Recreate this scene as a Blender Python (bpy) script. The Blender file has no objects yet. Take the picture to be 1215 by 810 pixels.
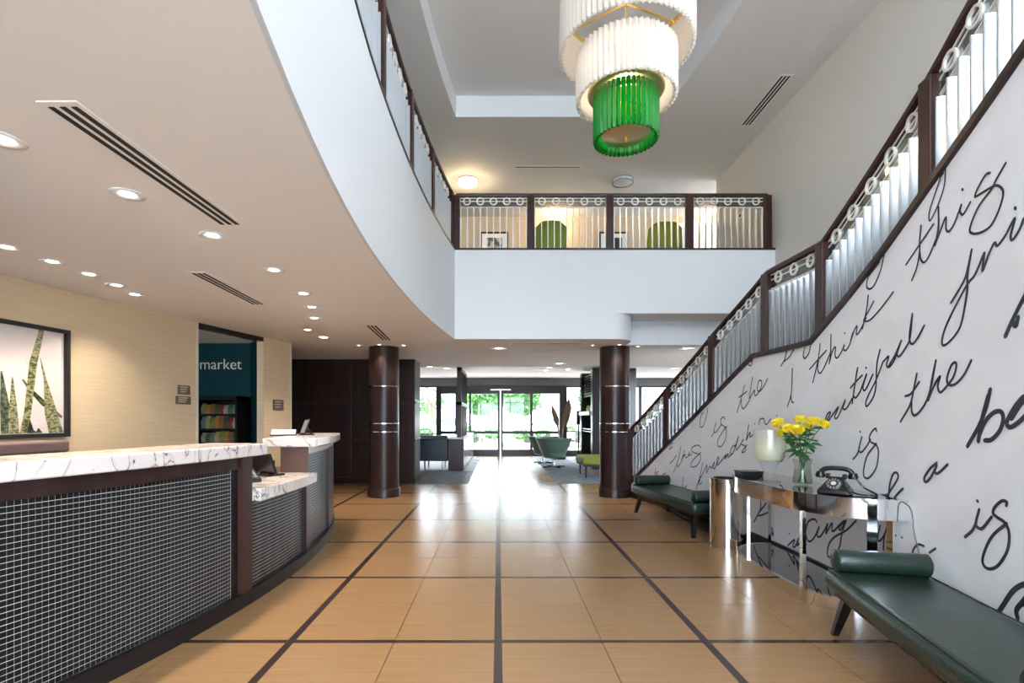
import bpy, bmesh, math, random
from mathutils import Vector, Matrix
random.seed(7)
C = bpy.context.scene.collection
PI = math.pi
# ------------------------------------------------------------------ camera, world, sun, exposure
F, H, CX, CY = 610.0, 1.31, 591.0, 497.0          # focal length in px, eye height, vanishing point
cam = bpy.data.cameras.new('camera'); cam.sensor_width = 36; cam.lens = F/1215*36
cam.shift_x = (607.5-CX)/1215; cam.shift_y = (CY-405)/1215; cam.clip_start = .05; cam.clip_end = 300
co = bpy.data.objects.new('camera', cam); C.objects.link(co)
co.location = (0, 0, H); co.rotation_euler = (PI/2, 0, 0)
sc = bpy.context.scene; sc.camera = co
vs = sc.view_settings; vs.view_transform = 'Standard'; vs.look = 'None'; vs.gamma = 1; vs.use_curve_mapping = False
vs.exposure = 1.22
w = bpy.data.worlds.new('sky'); sc.world = w; w.use_nodes = True
wb = w.node_tree.nodes['Background']; wb.inputs[0].default_value = (.745, .87, 1.0, 1); wb.inputs[1].default_value = 8.5
sun = bpy.data.lights.new('sun', 'SUN'); sun.energy = 6; sun.angle = .02; sun.color = (1, .95, .88)
so = bpy.data.objects.new('sun', sun); C.objects.link(so); so.location = (-20, -10, 30)
so.rotation_euler = Vector((-.5, -.25, .85)).to_track_quat('Z', 'Y').to_euler()

# ------------------------------------------------------------------ materials
MATS = {}
def mat(name, col, rough=.5, metal=0, **k):
    if name in MATS: return MATS[name]
    m = bpy.data.materials.new(name); m.use_nodes = True; nt = m.node_tree
    b = nt.nodes['Principled BSDF']
    b.inputs['Base Color'].default_value = (*col, 1); b.inputs['Roughness'].default_value = rough
    b.inputs['Metallic'].default_value = metal
    if 'spec' in k: b.inputs['Specular IOR Level'].default_value = k['spec']
    if 'coat' in k: b.inputs['Coat Weight'].default_value = k['coat']
    if 'emit' in k:
        b.inputs['Emission Color'].default_value = (*k.get('ecol', col), 1); b.inputs['Emission Strength'].default_value = k['emit']
    if 'trans' in k: b.inputs['Transmission Weight'].default_value = k['trans']
    if 'alpha' in k: b.inputs['Alpha'].default_value = k['alpha']
    if 'var' in k:          # colour variation: (other colour, scale xyz, detail, lo, hi)
        c2, scl, det, lo, hi = k['var']
        tc = nt.nodes.new('ShaderNodeTexCoord'); mp = nt.nodes.new('ShaderNodeMapping'); mp.inputs['Scale'].default_value = scl
        no = nt.nodes.new('ShaderNodeTexNoise'); no.inputs['Scale'].default_value = 1; no.inputs['Detail'].default_value = det
        rp = nt.nodes.new('ShaderNodeValToRGB'); rp.color_ramp.elements[0].position = lo; rp.color_ramp.elements[1].position = hi
        rp.color_ramp.elements[0].color = (*col, 1); rp.color_ramp.elements[1].color = (*c2, 1)
        L = nt.links; L.new(tc.outputs['Object'], mp.inputs[0]); L.new(mp.outputs[0], no.inputs['Vector'])
        L.new(no.outputs[0], rp.inputs[0]); L.new(rp.outputs[0], b.inputs['Base Color'])
        if 'bump' in k:
            bp = nt.nodes.new('ShaderNodeBump'); bp.inputs['Strength'].default_value = k['bump']; bp.inputs['Distance'].default_value = .01
            L.new(no.outputs[0], bp.inputs['Height']); L.new(bp.outputs[0], b.inputs['Normal'])
    MATS[name] = m; return m
def rgb(r, g, b):
    f = lambda c: ((c/255+.055)/1.055)**2.4 if c > 10 else c/255/12.92
    return (f(r), f(g), f(b))
def translucent(name, col, rough=.2, mixt=.55, transp=.15, ecol=None, emit=0):
    m = bpy.data.materials.new(name); m.use_nodes = True; nt = m.node_tree; nt.nodes.clear(); L = nt.links
    out = nt.nodes.new('ShaderNodeOutputMaterial'); d = nt.nodes.new('ShaderNodeBsdfDiffuse'); t = nt.nodes.new('ShaderNodeBsdfTranslucent')
    g = nt.nodes.new('ShaderNodeBsdfGlossy'); tr = nt.nodes.new('ShaderNodeBsdfTransparent')
    for n in (d, t, tr): n.inputs[0].default_value = (*col, 1)
    g.inputs['Roughness'].default_value = rough
    a = nt.nodes.new('ShaderNodeMixShader'); a.inputs[0].default_value = mixt; L.new(d.outputs[0], a.inputs[1]); L.new(t.outputs[0], a.inputs[2])
    b = nt.nodes.new('ShaderNodeMixShader'); b.inputs[0].default_value = transp; L.new(a.outputs[0], b.inputs[1]); L.new(tr.outputs[0], b.inputs[2])
    c = nt.nodes.new('ShaderNodeMixShader'); c.inputs[0].default_value = .07; L.new(b.outputs[0], c.inputs[1]); L.new(g.outputs[0], c.inputs[2])
    L.new(c.outputs[0], out.inputs[0]); MATS[name] = m; return m
def pane(name, tint=(1, 1, 1), fac=.08):
    m = bpy.data.materials.new(name); m.use_nodes = True; nt = m.node_tree; nt.nodes.clear(); L = nt.links
    out = nt.nodes.new('ShaderNodeOutputMaterial'); g = nt.nodes.new('ShaderNodeBsdfGlossy'); tr = nt.nodes.new('ShaderNodeBsdfTransparent')
    tr.inputs[0].default_value = (*tint, 1); g.inputs['Roughness'].default_value = .02
    lw = nt.nodes.new('ShaderNodeLayerWeight'); lw.inputs[0].default_value = .5
    pw = nt.nodes.new('ShaderNodeMath'); pw.operation = 'POWER'; pw.inputs[1].default_value = 4; L.new(lw.outputs['Facing'], pw.inputs[0])
    fr = nt.nodes.new('ShaderNodeMath'); fr.operation = 'MULTIPLY_ADD'; fr.inputs[1].default_value = .7; fr.inputs[2].default_value = fac*.4; L.new(pw.outputs[0], fr.inputs[0])
    mx = nt.nodes.new('ShaderNodeMixShader'); L.new(fr.outputs[0], mx.inputs[0]); L.new(tr.outputs[0], mx.inputs[1]); L.new(g.outputs[0], mx.inputs[2])
    L.new(mx.outputs[0], out.inputs[0]); MATS[name] = m; return m

paint = mat('white_paint', (.68, .69, .70), .6)
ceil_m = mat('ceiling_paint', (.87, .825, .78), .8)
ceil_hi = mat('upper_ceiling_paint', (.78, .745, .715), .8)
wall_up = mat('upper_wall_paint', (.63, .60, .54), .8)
beige = mat('beige_wallcovering', rgb(212, 190, 156), .7, var=(rgb(206, 183, 149), (3, 3, 90), 3, .4, .6))
darkwood = mat('espresso_wood', (.022, .0105, .0100), .30, spec=.3, var=((.040, .020, .018), (14, 14, 1.2), 4, .35, .7))
postwood = mat('mahogany_wood', (.034, .013, .011), .35, spec=.25, var=((.050, .020, .016), (20, 20, 1.5), 4, .35, .7))
black = mat('black_lacquer', (.008, .008, .009), .25)
blackm = mat('black_matt', (.012, .012, .013), .6)
chrome = mat('chrome', (.86, .86, .87), .04, 1)
steel = mat('brushed_steel', (.62, .63, .64), .22, 1)
pale_metal = mat('pale_metal', (.64, .66, .68), .32, .5)
ring_metal = mat('champagne_metal', (.80, .78, .72), .35, .2)
teal = mat('teal_paint', (.0005, .030, .037), .7, spec=.15)
gold = mat('brass', (.85, .60, .22), .25, 1)
tile_m = mat('bamboo_tile', rgb(160, 124, 86), .25, spec=.62, var=(rgb(149, 113, 75), (1.5, 70, 1), 3, .35, .7))
strip_m = mat('dark_inlay', rgb(58, 43, 42), .22)
grout = mat('floor_grout', rgb(96, 74, 56), .6)
leather = mat('green_leather', (.013, .027, .020), .3, var=((.018, .034, .027), (40, 40, 40), 3, .3, .7), bump=.15)
piping = mat('leather_piping', (.006, .020, .017), .35)
ink = mat('mural_ink', rgb(48, 50, 58), .6)
concrete = mat('mural_concrete', (.77, .755, .758), .75, var=((.69, .672, .67), (1.3, 1.3, 2.2), 8, .50, .78))
carpet = mat('blue_grey_carpet', (.11, .145, .175), .95, var=((.20, .235, .26), (5, 14, 3), 2, .45, .55))
frame_m = mat('storefront_frame', (.018, .017, .018), .35)
glass = pane('window_glass')
dimming = pane('dimming_glass', (.87, .87, .87))  # grey tint put in to weaken daylight through the added windows
clear = pane('clear_glass', (.93, .95, .94))
lens_m = mat('lamp_lens', (1, .93, .84), .5, emit=9)
white_pl = mat('white_trim', (.85, .84, .82), .4)
# marble
def marble():
    m = bpy.data.materials.new('veined_marble'); m.use_nodes = True; nt = m.node_tree; L = nt.links; b = nt.nodes['Principled BSDF']
    b.inputs['Roughness'].default_value = .18
    tc = nt.nodes.new('ShaderNodeTexCoord'); n1 = nt.nodes.new('ShaderNodeTexNoise'); n1.inputs['Scale'].default_value = 2.3; n1.inputs['Detail'].default_value = 7
    n1.inputs['Distortion'].default_value = 1.2
    mp = nt.nodes.new('ShaderNodeMapping'); mp.inputs['Rotation'].default_value = (.5, .4, .7); mp.inputs['Scale'].default_value = (1, 2.6, 1.4)
    r1 = nt.nodes.new('ShaderNodeValToRGB'); e = r1.color_ramp.elements
    wht = rgb(212, 202, 196); e[0].position = .44; e[0].color = (*wht, 1); e[1].position = .56; e[1].color = (*wht, 1)
    for p, c in ((.487, rgb(205, 193, 188)), (.5, rgb(76, 66, 70)), (.513, rgb(200, 188, 184))):
        q = e.new(p); q.color = (*c, 1)
    L.new(tc.outputs['Object'], mp.inputs[0]); L.new(mp.outputs[0], n1.inputs['Vector']); L.new(n1.outputs[0], r1.inputs[0]); L.new(r1.outputs[0], b.inputs['Base Color'])
    return m
marble_m = marble()

# ------------------------------------------------------------------ helpers
def tag(o, label=None, cat=None, group=None, kind=None):
    if label: o['label'] = label
    if cat: o['category'] = cat
    if group: o['group'] = group
    if kind: o['kind'] = kind
    return o
def empty(name, loc, label, cat, group=None, rz=0):
    o = bpy.data.objects.new(name, None); C.objects.link(o); o.location = loc; o.rotation_euler = (0, 0, rz); o.empty_display_size = .1
    return tag(o, label, cat, group)
class MB:
    def __init__(s): s.v = []; s.f = []
    def add(s, vs_, fs_):
        n = len(s.v); s.v += [tuple(v) for v in vs_]; s.f += [tuple(i+n for i in f) for f in fs_]; return s
    def box(s, x0, x1, y0, y1, z0, z1, M=None):
        v = [Vector((x, y, z)) for z in (z0, z1) for y in (y0, y1) for x in (x0, x1)]
        if M: v = [M @ p for p in v]
        return s.add(v, [(0, 2, 3, 1), (4, 5, 7, 6), (0, 1, 5, 4), (2, 6, 7, 3), (0, 4, 6, 2), (1, 3, 7, 5)])
    def prism(s, pts, z0, z1, M=None):       # plan polygon (ccw) extruded
        n = len(pts); v = [Vector((p[0], p[1], z0)) for p in pts]+[Vector((p[0], p[1], z1)) for p in pts]
        if M: v = [M @ p for p in v]
        return s.add(v, [tuple(range(n-1, -1, -1)), tuple(range(n, 2*n))]+[(i, (i+1) % n, n+(i+1) % n, n+i) for i in range(n)])
    def lathe(s, prof, seg=24, M=None, cx=0, cy=0):
        v = []; f = []
        for r, z in prof:
            for k in range(seg):
                a = 2*PI*k/seg; p = Vector((cx+r*math.cos(a), cy+r*math.sin(a), z)); v.append(M @ p if M else p)
        m = len(prof)
        for i in range(m-1):
            for k in range(seg):
                a = i*seg+k; b = i*seg+(k+1) % seg; f.append((a, b, b+seg, a+seg))
        ring = m >= 4 and abs(prof[0][0]-prof[-1][0]) < .04 and abs(prof[0][1]-prof[-1][1]) < .05 and prof[0][0] > 1e-5
        if ring: f += [((m-1)*seg+k, (m-1)*seg+(k+1) % seg, (k+1) % seg, k) for k in range(seg)]
        elif prof[0][0] > 1e-5: f.append(tuple(range(seg-1, -1, -1)))
        if prof[-1][0] > 1e-5 and not ring: f.append(tuple(range((m-1)*seg, m*seg)))
        return s.add(v, f)
    def tube(s, pts, r, seg=8, taper=None):
        pts = [Vector(p) for p in pts]; n = len(pts); v = []; f = []; up = Vector((0, 0, 1))
        prev = None
        for i, p in enumerate(pts):
            t = (pts[min(i+1, n-1)]-pts[max(i-1, 0)]).normalized()
            a = prev if prev is not None else (up if abs(t.z) < .9 else Vector((1, 0, 0)))
            a = (a-t*a.dot(t)).normalized(); prev = a; b = t.cross(a)
            rr = r if taper is None else r*taper[i]
            for k in range(seg):
                q = 2*PI*k/seg; v.append(p+a*math.cos(q)*rr+b*math.sin(q)*rr)
        for i in range(n-1):
            for k in range(seg):
                c = i*seg+k; d = i*seg+(k+1) % seg; f.append((c, d, d+seg, c+seg))
        f.append(tuple(range(seg-1, -1, -1))); f.append(tuple(range((n-1)*seg, n*seg)))
        return s.add(v, f)
    def sweep(s, path, prof, zs=None):        # plan path, closed profile [(left offset, z)], zs = z added per path point
        n = len(path); m = len(prof); v = []; f = []
        for i, p in enumerate(path):
            a = Vector(path[max(i-1, 0)][:2]); b = Vector(path[min(i+1, n-1)][:2]); t = (b-a).normalized()
            nx, ny = -t.y, t.x
            for o, z in prof: v.append((p[0]+nx*o, p[1]+ny*o, z+(zs[i] if zs else 0)))
        for i in range(n-1):
            for k in range(m):
                a = i*m+k; b = i*m+(k+1) % m; f.append((a, b, b+m, a+m))
        f.append(tuple(range(m-1, -1, -1))); f.append(tuple(range((n-1)*m, n*m)))
        return s.add(v, f)
    def mesh(s, name):
        me = bpy.data.meshes.new(name); me.from_pydata(s.v, [], s.f)
        bm = bmesh.new(); bm.from_mesh(me); bmesh.ops.recalc_face_normals(bm, faces=bm.faces); bm.to_mesh(me); bm.free()
        return me
    def build(s, name, m, parent=None, smooth=False, bevel=0, local=False, seg=2):
        me = s.mesh(name); me.materials.append(m); return link(name, me, parent, smooth, bevel, local, seg)
def link(name, me, parent=None, smooth=False, bevel=0, local=False, seg=2):
    o = bpy.data.objects.new(name, me); C.objects.link(o)
    if smooth:
        for p in me.polygons: p.use_smooth = True
        try: me.set_sharp_from_angle(angle=.7)
        except Exception: pass
    if bevel:
        b = o.modifiers.new('bevel', 'BEVEL'); b.width = bevel; b.segments = seg; b.limit_method = 'ANGLE'; b.angle_limit = .6
    if parent is not None: par(o, parent, local)
    return o
def root_matrix(p):
    M = Matrix.LocRotScale(p.location, p.rotation_euler, p.scale)
    if p.parent: M = root_matrix(p.parent) @ p.matrix_parent_inverse @ M
    return M
def par(o, p, local=False):                    # local: coordinates are the parent's own; else world
    o.parent = p
    if not local: o.matrix_parent_inverse = root_matrix(p).inverted()
def struct(o): return tag(o, kind='structure')
def frange(a, b, n): return [a+(b-a)*i/(n-1) for i in range(n)]
def interp(kn, t):
    if t <= kn[0][0]: (a, b), (c, d) = kn[0], kn[1]
    elif t >= kn[-1][0]: (a, b), (c, d) = kn[-2], kn[-1]
    else:
        for i in range(len(kn)-1):
            if kn[i][0] <= t <= kn[i+1][0]: (a, b), (c, d) = kn[i], kn[i+1]; break
    return b+(d-b)*(t-a)/(c-a)
def at(x, y, d): return Vector(((x-CX)*d/F, d, H-(y-CY)*d/F))
def atz(x, y, z): return at(x, y, F*(H-z)/(y-CY))
def rotz(x, y, z, a): return Matrix.Translation((x, y, z)) @ Matrix.Rotation(a, 4, 'Z')
def smoothpts(pts, n=5):
    if len(pts) < 3: return [Vector(p) for p in pts]
    P = [Vector(p) for p in pts]; P = [P[0]*2-P[1]]+P+[P[-1]*2-P[-2]]; out = []
    for i in range(1, len(P)-2):
        a, b, c, d = P[i-1:i+3]
        for k in range(n):
            t = k/n; out.append(.5*((2*b)+(c-a)*t+(2*a-5*b+4*c-d)*t*t+(3*b-a-3*c+d)*t**3))
    out.append(P[-2]); return out

ZC, ZU, ZCOF, ZFA, ZFL = 2.53, 5.91, 6.23, 3.89, 3.66   # lower ceiling, upper ceiling, coffer, fascia top, upper floor
YB = -1.6                                              # unseen glazed front behind the camera, added for daylight
XR, DB = 4.22, 7.83                                    # right wall, balcony front
def XM(d): return 2.72-.036*(d-4.9)**2                 # mural wall curve
def XB(d): return -.92+(.0195 if d > 4.2 else .029)*(d-4.2)**2                # left balcony curve
def XL(d): return -4.19+.137*(d-4.327)+.0203*(d-4.327)**2   # beige wall curve
def XD(d): return -1.73-.07*(d-4.3)**2                 # reception desk curve

# ------------------------------------------------------------------ floor
fl = struct(MB().box(-8, 8.2, YB-.1, 18.4, -.2, -.006).build('floor', grout))
T = .611; rows0 = 3.03-2*T
tile_me = MB().box(-.295, .295, -.295, .295, -.006, 0).mesh('tile'); tile_me.materials.append(tile_m)
ntile = 0
def tile_at(i, j):
    # cell centres, between inlay strips every second joint
    return (i+.5)*T, rows0+(j+.5)*T
for j in range(0, 27):
    for i in range(-7, 5):
        x, y = tile_at(i, j)
        if y > 18.3: continue
        if y > 10.45 and not (-.75 < x < .97): continue
        if x > XM(min(y, 8.8))+.3: continue
        if y < 6.6 and x < XD(y)-.35: continue
        if x < -.58*y-2.2 : continue
        o = bpy.data.objects.new('tile', tile_me); C.objects.link(o); o.parent = fl; o.location = (x, y, random.uniform(0, .0006)); ntile += 1
        kx = .0; 
        sx = -1 if i % 2 == 0 else 1; sy = -1 if j % 2 == 0 else 1     # shift away from the strips
        o.location.x -= sx*.008; o.location.y -= sy*.008
for i in (-6, -4, -2, 0, 2, 4):
    y1 = 18.3 if i == 0 else 10.4
    MB().box(i*T-.023, i*T+.023, .6, y1, -.006, .0007).build('inlay_strip', strip_m, fl)
for j in range(0, 28, 2):
    y = rows0+j*T
    if y < 18.3:
        x0, x1 = (-4.3, 2.9) if y < 10.4 else (-.75, .97)
        MB().box(x0, x1, y-.021, y+.021, -.006, .0004).build('inlay_strip', strip_m, fl)
tag(MB().box(.98, 2.29, 10.4, 17.8, -.006, 0).build('carpet', carpet), 'blue grey patterned carpet under the swivel chairs', 'carpet')
tag(MB().box(-1.68, -.75, 10.4, 13.07, -.006, 0).build('carpet', carpet), 'blue grey patterned carpet beside the dark slatted screen', 'carpet')

# ------------------------------------------------------------------ ceilings
arc = [(XB(d), d) for d in frange(YB, DB, 28)]
round_c = [(1.75+.35*math.sin(a), DB+.35-.35*math.cos(a)) for a in frange(0, PI/2, 9)]
low = arc+round_c+[(2.1, 8.46), (8, 8.46), (8, 11.9), (-8, 11.9), (-8, YB)]
def ngon(pts, z0, z1, name, m):
    bm = bmesh.new(); vs_ = [bm.verts.new((x, y, z0)) for x, y in pts]; f = bm.faces.new(vs_)
    r = bmesh.ops.extrude_face_region(bm, geom=[f]); bmesh.ops.translate(bm, verts=[v for v in r['geom'] if isinstance(v, bmesh.types.BMVert)], vec=(0, 0, z1-z0))
    bmesh.ops.triangulate(bm, faces=[f for f in bm.faces if len(f.verts) > 4]); bmesh.ops.recalc_face_normals(bm, faces=bm.faces)
    me = bpy.data.meshes.new(name); bm.to_mesh(me); bm.free(); me.materials.append(m); return struct(link(name, me))
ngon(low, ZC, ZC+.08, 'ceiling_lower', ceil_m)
struct(MB().box(-8, 8, 11.9, 18.4, 2.77, 2.85).build('ceiling_entrance', ceil_m))
struct(MB().box(-8, 8, 11.86, 11.94, ZC, 2.85).build('trim_1', ceil_m))
ngon([(x-.05, y) for x, y in arc]+[(XB(DB)-.05, DB+.1), (XR+.2, DB+.1), (8, 9.9), (8, 12.0), (-5.4, 12.0), (-5.4, YB)], ZFL-.12, ZFL, 'floor_upper', carpet)
# upper ceiling with the atrium coffer
uc = MB(); cw = MB(); top = []
ds = frange(-1.0, DB, 30)
L_ = [(XB(d)+.02, d) for d in ds]; R_ = [(XM(d) if d < 7.2 else XM(d), d) for d in ds]
for i in range(29):
    (a, d0), (b, d1) = L_[i], L_[i+1]; (e, _), (g, _) = R_[i], R_[i+1]
    uc.add([(-5.4, d0, ZU), (a, d0, ZU), (b, d1, ZU), (-5.4, d1, ZU)], [(0, 1, 2, 3)])
    uc.add([(e, d0, ZU), (XR, d0, ZU), (XR, d1, ZU), (g, d1, ZU)], [(0, 1, 2, 3)])
    cw.add([(a, d0, ZU), (b, d1, ZU), (b, d1, ZCOF), (a, d0, ZCOF)], [(0, 1, 2, 3)])
    cw.add([(e, d0, ZU), (g, d1, ZU), (g, d1, ZCOF), (e, d0, ZCOF)], [(0, 1, 2, 3)])
    top.append([(a, d0), (e, d0), (g, d1), (b, d1)])
cw.add([(L_[-1][0], DB, ZU), (R_[-1][0], DB, ZU), (R_[-1][0], DB, ZCOF), (L_[-1][0], DB, ZCOF)], [(0, 1, 2, 3)])
cw.add([(L_[0][0], -1, ZU), (R_[0][0], -1, ZU), (R_[0][0], -1, ZCOF), (L_[0][0], -1, ZCOF)], [(0, 1, 2, 3)])
uc.add([(-5.4, DB, ZU), (8, DB, ZU), (8, 12, ZU), (-5.4, 12, ZU)], [(0, 1, 2, 3)])
uc.add([(-5.4, YB, ZU), (XR, YB, ZU), (XR, -1, ZU), (-5.4, -1, ZU)], [(0, 1, 2, 3)])
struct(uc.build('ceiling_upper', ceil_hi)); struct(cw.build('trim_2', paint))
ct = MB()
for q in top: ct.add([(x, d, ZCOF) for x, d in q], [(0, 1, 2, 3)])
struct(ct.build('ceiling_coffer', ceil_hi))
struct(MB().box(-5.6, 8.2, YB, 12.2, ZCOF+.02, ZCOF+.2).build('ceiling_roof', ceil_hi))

# ------------------------------------------------------------------ fascias and walls
struct(MB().sweep(arc, [(-.004, ZC-.002), (.016, ZC-.002), (.016, ZC+.1), (.12, ZC+.1), (.12, ZFA), (-.004, ZFA)]).build('wall_balcony_left', paint, smooth=True))
fb = [(XB(DB), DB)]+round_c+[(2.1, 8.3), (2.1, 8.46)]
struct(MB().sweep([(XB(DB), DB), (-.2, DB)]+round_c+[(2.1, 8.3), (2.1, 8.46)], [(-.004, ZC-.002), (.016, ZC-.002), (.016, 2.93), (-.004, 2.93)]).build('wall_balcony_back', paint, smooth=True))
struct(MB().box(XB(DB), XR, DB, DB+.14, 2.92, ZFA).build('wall_balcony_back_upper', paint))
struct(MB().box(2.0, XR, DB+.14, 8.5, 2.92, 2.98).build('trim_3', paint))
struct(MB().box(2.1, 8, 8.456, 8.476, ZC-.001, 2.95).build('trim_4', paint))
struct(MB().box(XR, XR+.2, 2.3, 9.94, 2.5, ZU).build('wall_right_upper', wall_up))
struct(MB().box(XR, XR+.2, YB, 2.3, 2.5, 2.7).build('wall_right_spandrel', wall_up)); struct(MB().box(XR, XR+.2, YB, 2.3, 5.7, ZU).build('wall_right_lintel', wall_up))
w7 = struct(MB().box(XR+.05, XR+.15, YB, 2.3, 2.7, 2.76).build('added_window_7', frame_m))  # unseen window added to bring daylight in from the right
MB().box(XR+.05, XR+.15, YB, 2.3, 5.64, 5.7).build('head', frame_m, w7); MB().box(XR+.06, XR+.14, YB, 2.3, 4.2, 4.25).build('transom', frame_m, w7)
for y in (YB, -.3, 1.0, 2.24): MB().box(XR+.05, XR+.15, y, y+.06, 2.7, 5.7).build('mullion', frame_m, w7)
MB().box(XR+.095, XR+.105, YB+.06, 2.24, 2.76, 5.64).build('glass_pane', dimming, w7)
struct(MB().box(-5.6, -2.4, YB-.1, YB, 0, ZU).build('wall_front_left', paint)); w8 = struct(MB().box(-2.4, XR, YB-.1, YB, 5.85, 5.95).build('added_window_8', frame_m))  # unseen window wall added for daylight; solid left part limits that light
for k in range(7): MB().box(-2.4+k*1.09, -2.34+k*1.09, YB-.09, YB-.01, 0, 5.85).build('mullion', frame_m, w8)
for z in (.02, 2.5, 3.7): MB().box(-2.4, XR, YB-.085, YB-.015, z, z+.07).build('transom', frame_m, w8)
MB().box(-2.4, XR, YB-.055, YB-.045, .05, 5.85).build('glass_pane', dimming, w8)
struct(MB().box(XR, XR+.2, YB, 8.45, -.1, 2.5).build('wall_right_lower', wall_up))
struct(MB().box(XR+.2, 8, 9.74, 9.94, ZFL, ZU).build('wall_corridor_return', wall_up))
struct(MB().box(-5.4, 8, 11.7, 11.9, ZFL, ZU).build('wall_upper_back', mat('hall_paint', rgb(196, 178, 152), .8)))
struct(MB().box(-5.6, -5.4, YB, 11.9, ZC, ZU).build('wall_upper_left', paint))
struct(MB().box(-8.1, -8, YB, 18.4, -.1, 2.85).build('wall_left_outer', paint))
struct(MB().box(8, 8.2, 8.4, 18.4, -.1, 2.85).build('wall_right_outer', paint))
# mural wall
SK = [(0.0, 4.33), (2.447, 3.065), (2.75, 2.905), (3.10, 2.72), (3.48, 2.50), (3.9, 2.27), (4.45, 1.985), (5.44, 1.99)]
for k in range(1, 9):
    t = k/8; px = 895+(741-895)*t; py = 420+(580-420)*t
    tt = (px-CX)/F; b_ = tt-.3528; c_ = .036*24.01-2.72; d = (-b_+math.sqrt(b_*b_-4*.036*c_))/.072
    SK.append((d, H-(py-CY)*d/F))
def S(d): return max(.10, interp(SK, d))
RK = [(0, 5.0), (2.4, 3.83), (2.824, 3.611), (3.109, 3.435), (4.34, 2.82), (5.25, 2.83), (6.35, 2.403), (7.51, 1.827), (8.63, 1.197)]
def R(d): return interp(RK, d)
wd = sorted(set([round(d, 3) for d in frange(0, 8.82, 45)]+[k[0] for k in SK if 0 < k[0] < 8.82]))
mw = MB()
for i, d in enumerate(wd):
    z = S(d)-.004; mw.v += [(XM(d), d, 0), (XM(d), d, z), (XM(d)+.14, d, z), (XM(d)+.14, d, 0)]
for i in range(len(wd)-1):
    for k in range(4): mw.f.append((i*4+k, i*4+(k+1) % 4, i*4+4+(k+1) % 4, i*4+4+k))
mw.f += [(0, 1, 2, 3), tuple((len(wd)-1)*4+k for k in range(4))]
mural = struct(mw.build('wall_mural', concrete, smooth=True))
struct(MB().sweep([(XM(d), d) for d in frange(0, 8.86, 40)], [(0, 0), (.018, 0), (.018, .11), (0, .11)]).build('baseboard_right', mat('black_base', (.012, .01, .01), .3)))
struct(MB().sweep([(XM(d), d) for d in wd], [(.03, -.035), (-.17, -.035), (-.17, .012), (.03, .012)], [S(d) for d in wd]).build('trim_5', darkwood))
# staircase behind the mural wall
stair = empty('staircase', (3.4, 8.8, 0), 'straight flight of pale carpeted steps behind the mural wall', 'staircase')
step_m = mat('stair_carpet', (.25, .24, .24), .9)
def steps(d0, d1, z0, z1, n):
    for k in range(n):
        a = d0+(d1-d0)*k/n; b = d0+(d1-d0)*(k+1)/n; z = z0+(z1-z0)*(k+1)/n
        x = max(XM(a), XM(b))+.16
        MB().box(x, XR-.01, min(a, b), max(a, b), max(0, z-.3), z).build('step', step_m, stair)
steps(8.35, 5.44, 0, 1.78, 11); MB().box(2.89, XR-.01, 4.45, 5.44, 1.6, 1.78).build('landing', step_m, stair); steps(4.45, 1.3, 1.78, ZFL, 11)

# left wall, market opening
def lwall(d0, d1, z0, z1, name, m=beige):
    return struct(MB().sweep([(XL(d), d) for d in frange(d0, d1, 14)], [(0, z0), (.12, z0), (.12, z1), (0, z1)]).build(name, m, smooth=True))
d_a = 6.49; d_b = 7.68; d_c = 8.27
lwall(YB, d_a, -.01, ZC, 'wall_left'); lwall(d_b, d_c, -.01, ZC, 'wall_left_end')
for k, d in enumerate((d_a, d_c)):
    struct(MB().sweep([(XL(d-.02), d-.02), (XL(d+.012), d+.012)], [(-.008, 0), (.13, 0), (.13, ZC), (-.008, ZC)]).build('trim_%d' % (6+k), mat('corner_guard', (.62, .60, .50), .35)))
struct(MB().sweep([(XL(d), d) for d in frange(d_a+.01, d_b, 6)], [(.0, ZC-.06), (.1, ZC-.06), (.1, ZC), (.0, ZC)]).build('trim_8', black))
struct(MB().add([(XL(d_b), d_b, 0), (-3.99, 8.27, 0), (-3.99, 8.27, ZC), (XL(d_b), d_b, ZC)], [(0, 1, 2, 3)]).build('wall_market_return', teal))
struct(MB().box(-7, -3.98, 8.27, 8.4, 0, ZC-.0).build('wall_market', teal))
struct(MB().sweep([(XL(d_c), d_c), (-4.05, 8.6), (-4.3, 10.5)], [(0, 0), (.1, 0), (.1, ZC), (0, ZC)]).build('wall_left_far', blackm))
# dark wood feature wall
dw = struct(MB().box(-4.3, -1.7, 10.5, 11.2, 0, ZC).build('wall_back_wood', darkwood))
for x0, x1 in ((-4.1, -3.0), (-2.96, -2.35), (-2.31, -1.72)):
    for z0, z1 in ((.14, .86), (.90, 1.62), (1.66, 2.48)):
        MB().box(x0, x1, 10.47, 10.51, z0, z1).build('panel', darkwood, dw, bevel=.006)
MB().box(-4.3, -1.69, 10.46, 10.52, 0, .12).build('plinth', darkwood, dw)
for z in (.86, 1.62): MB().box(-4.3, -1.68, 10.455, 10.5, z, z+.04).build('rail', postwood, dw)
for z in (.88, 1.66): MB().box(-1.71, -1.685, 10.52, 11.2, z, z+.045).build('edge_strip', steel, dw)

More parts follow.
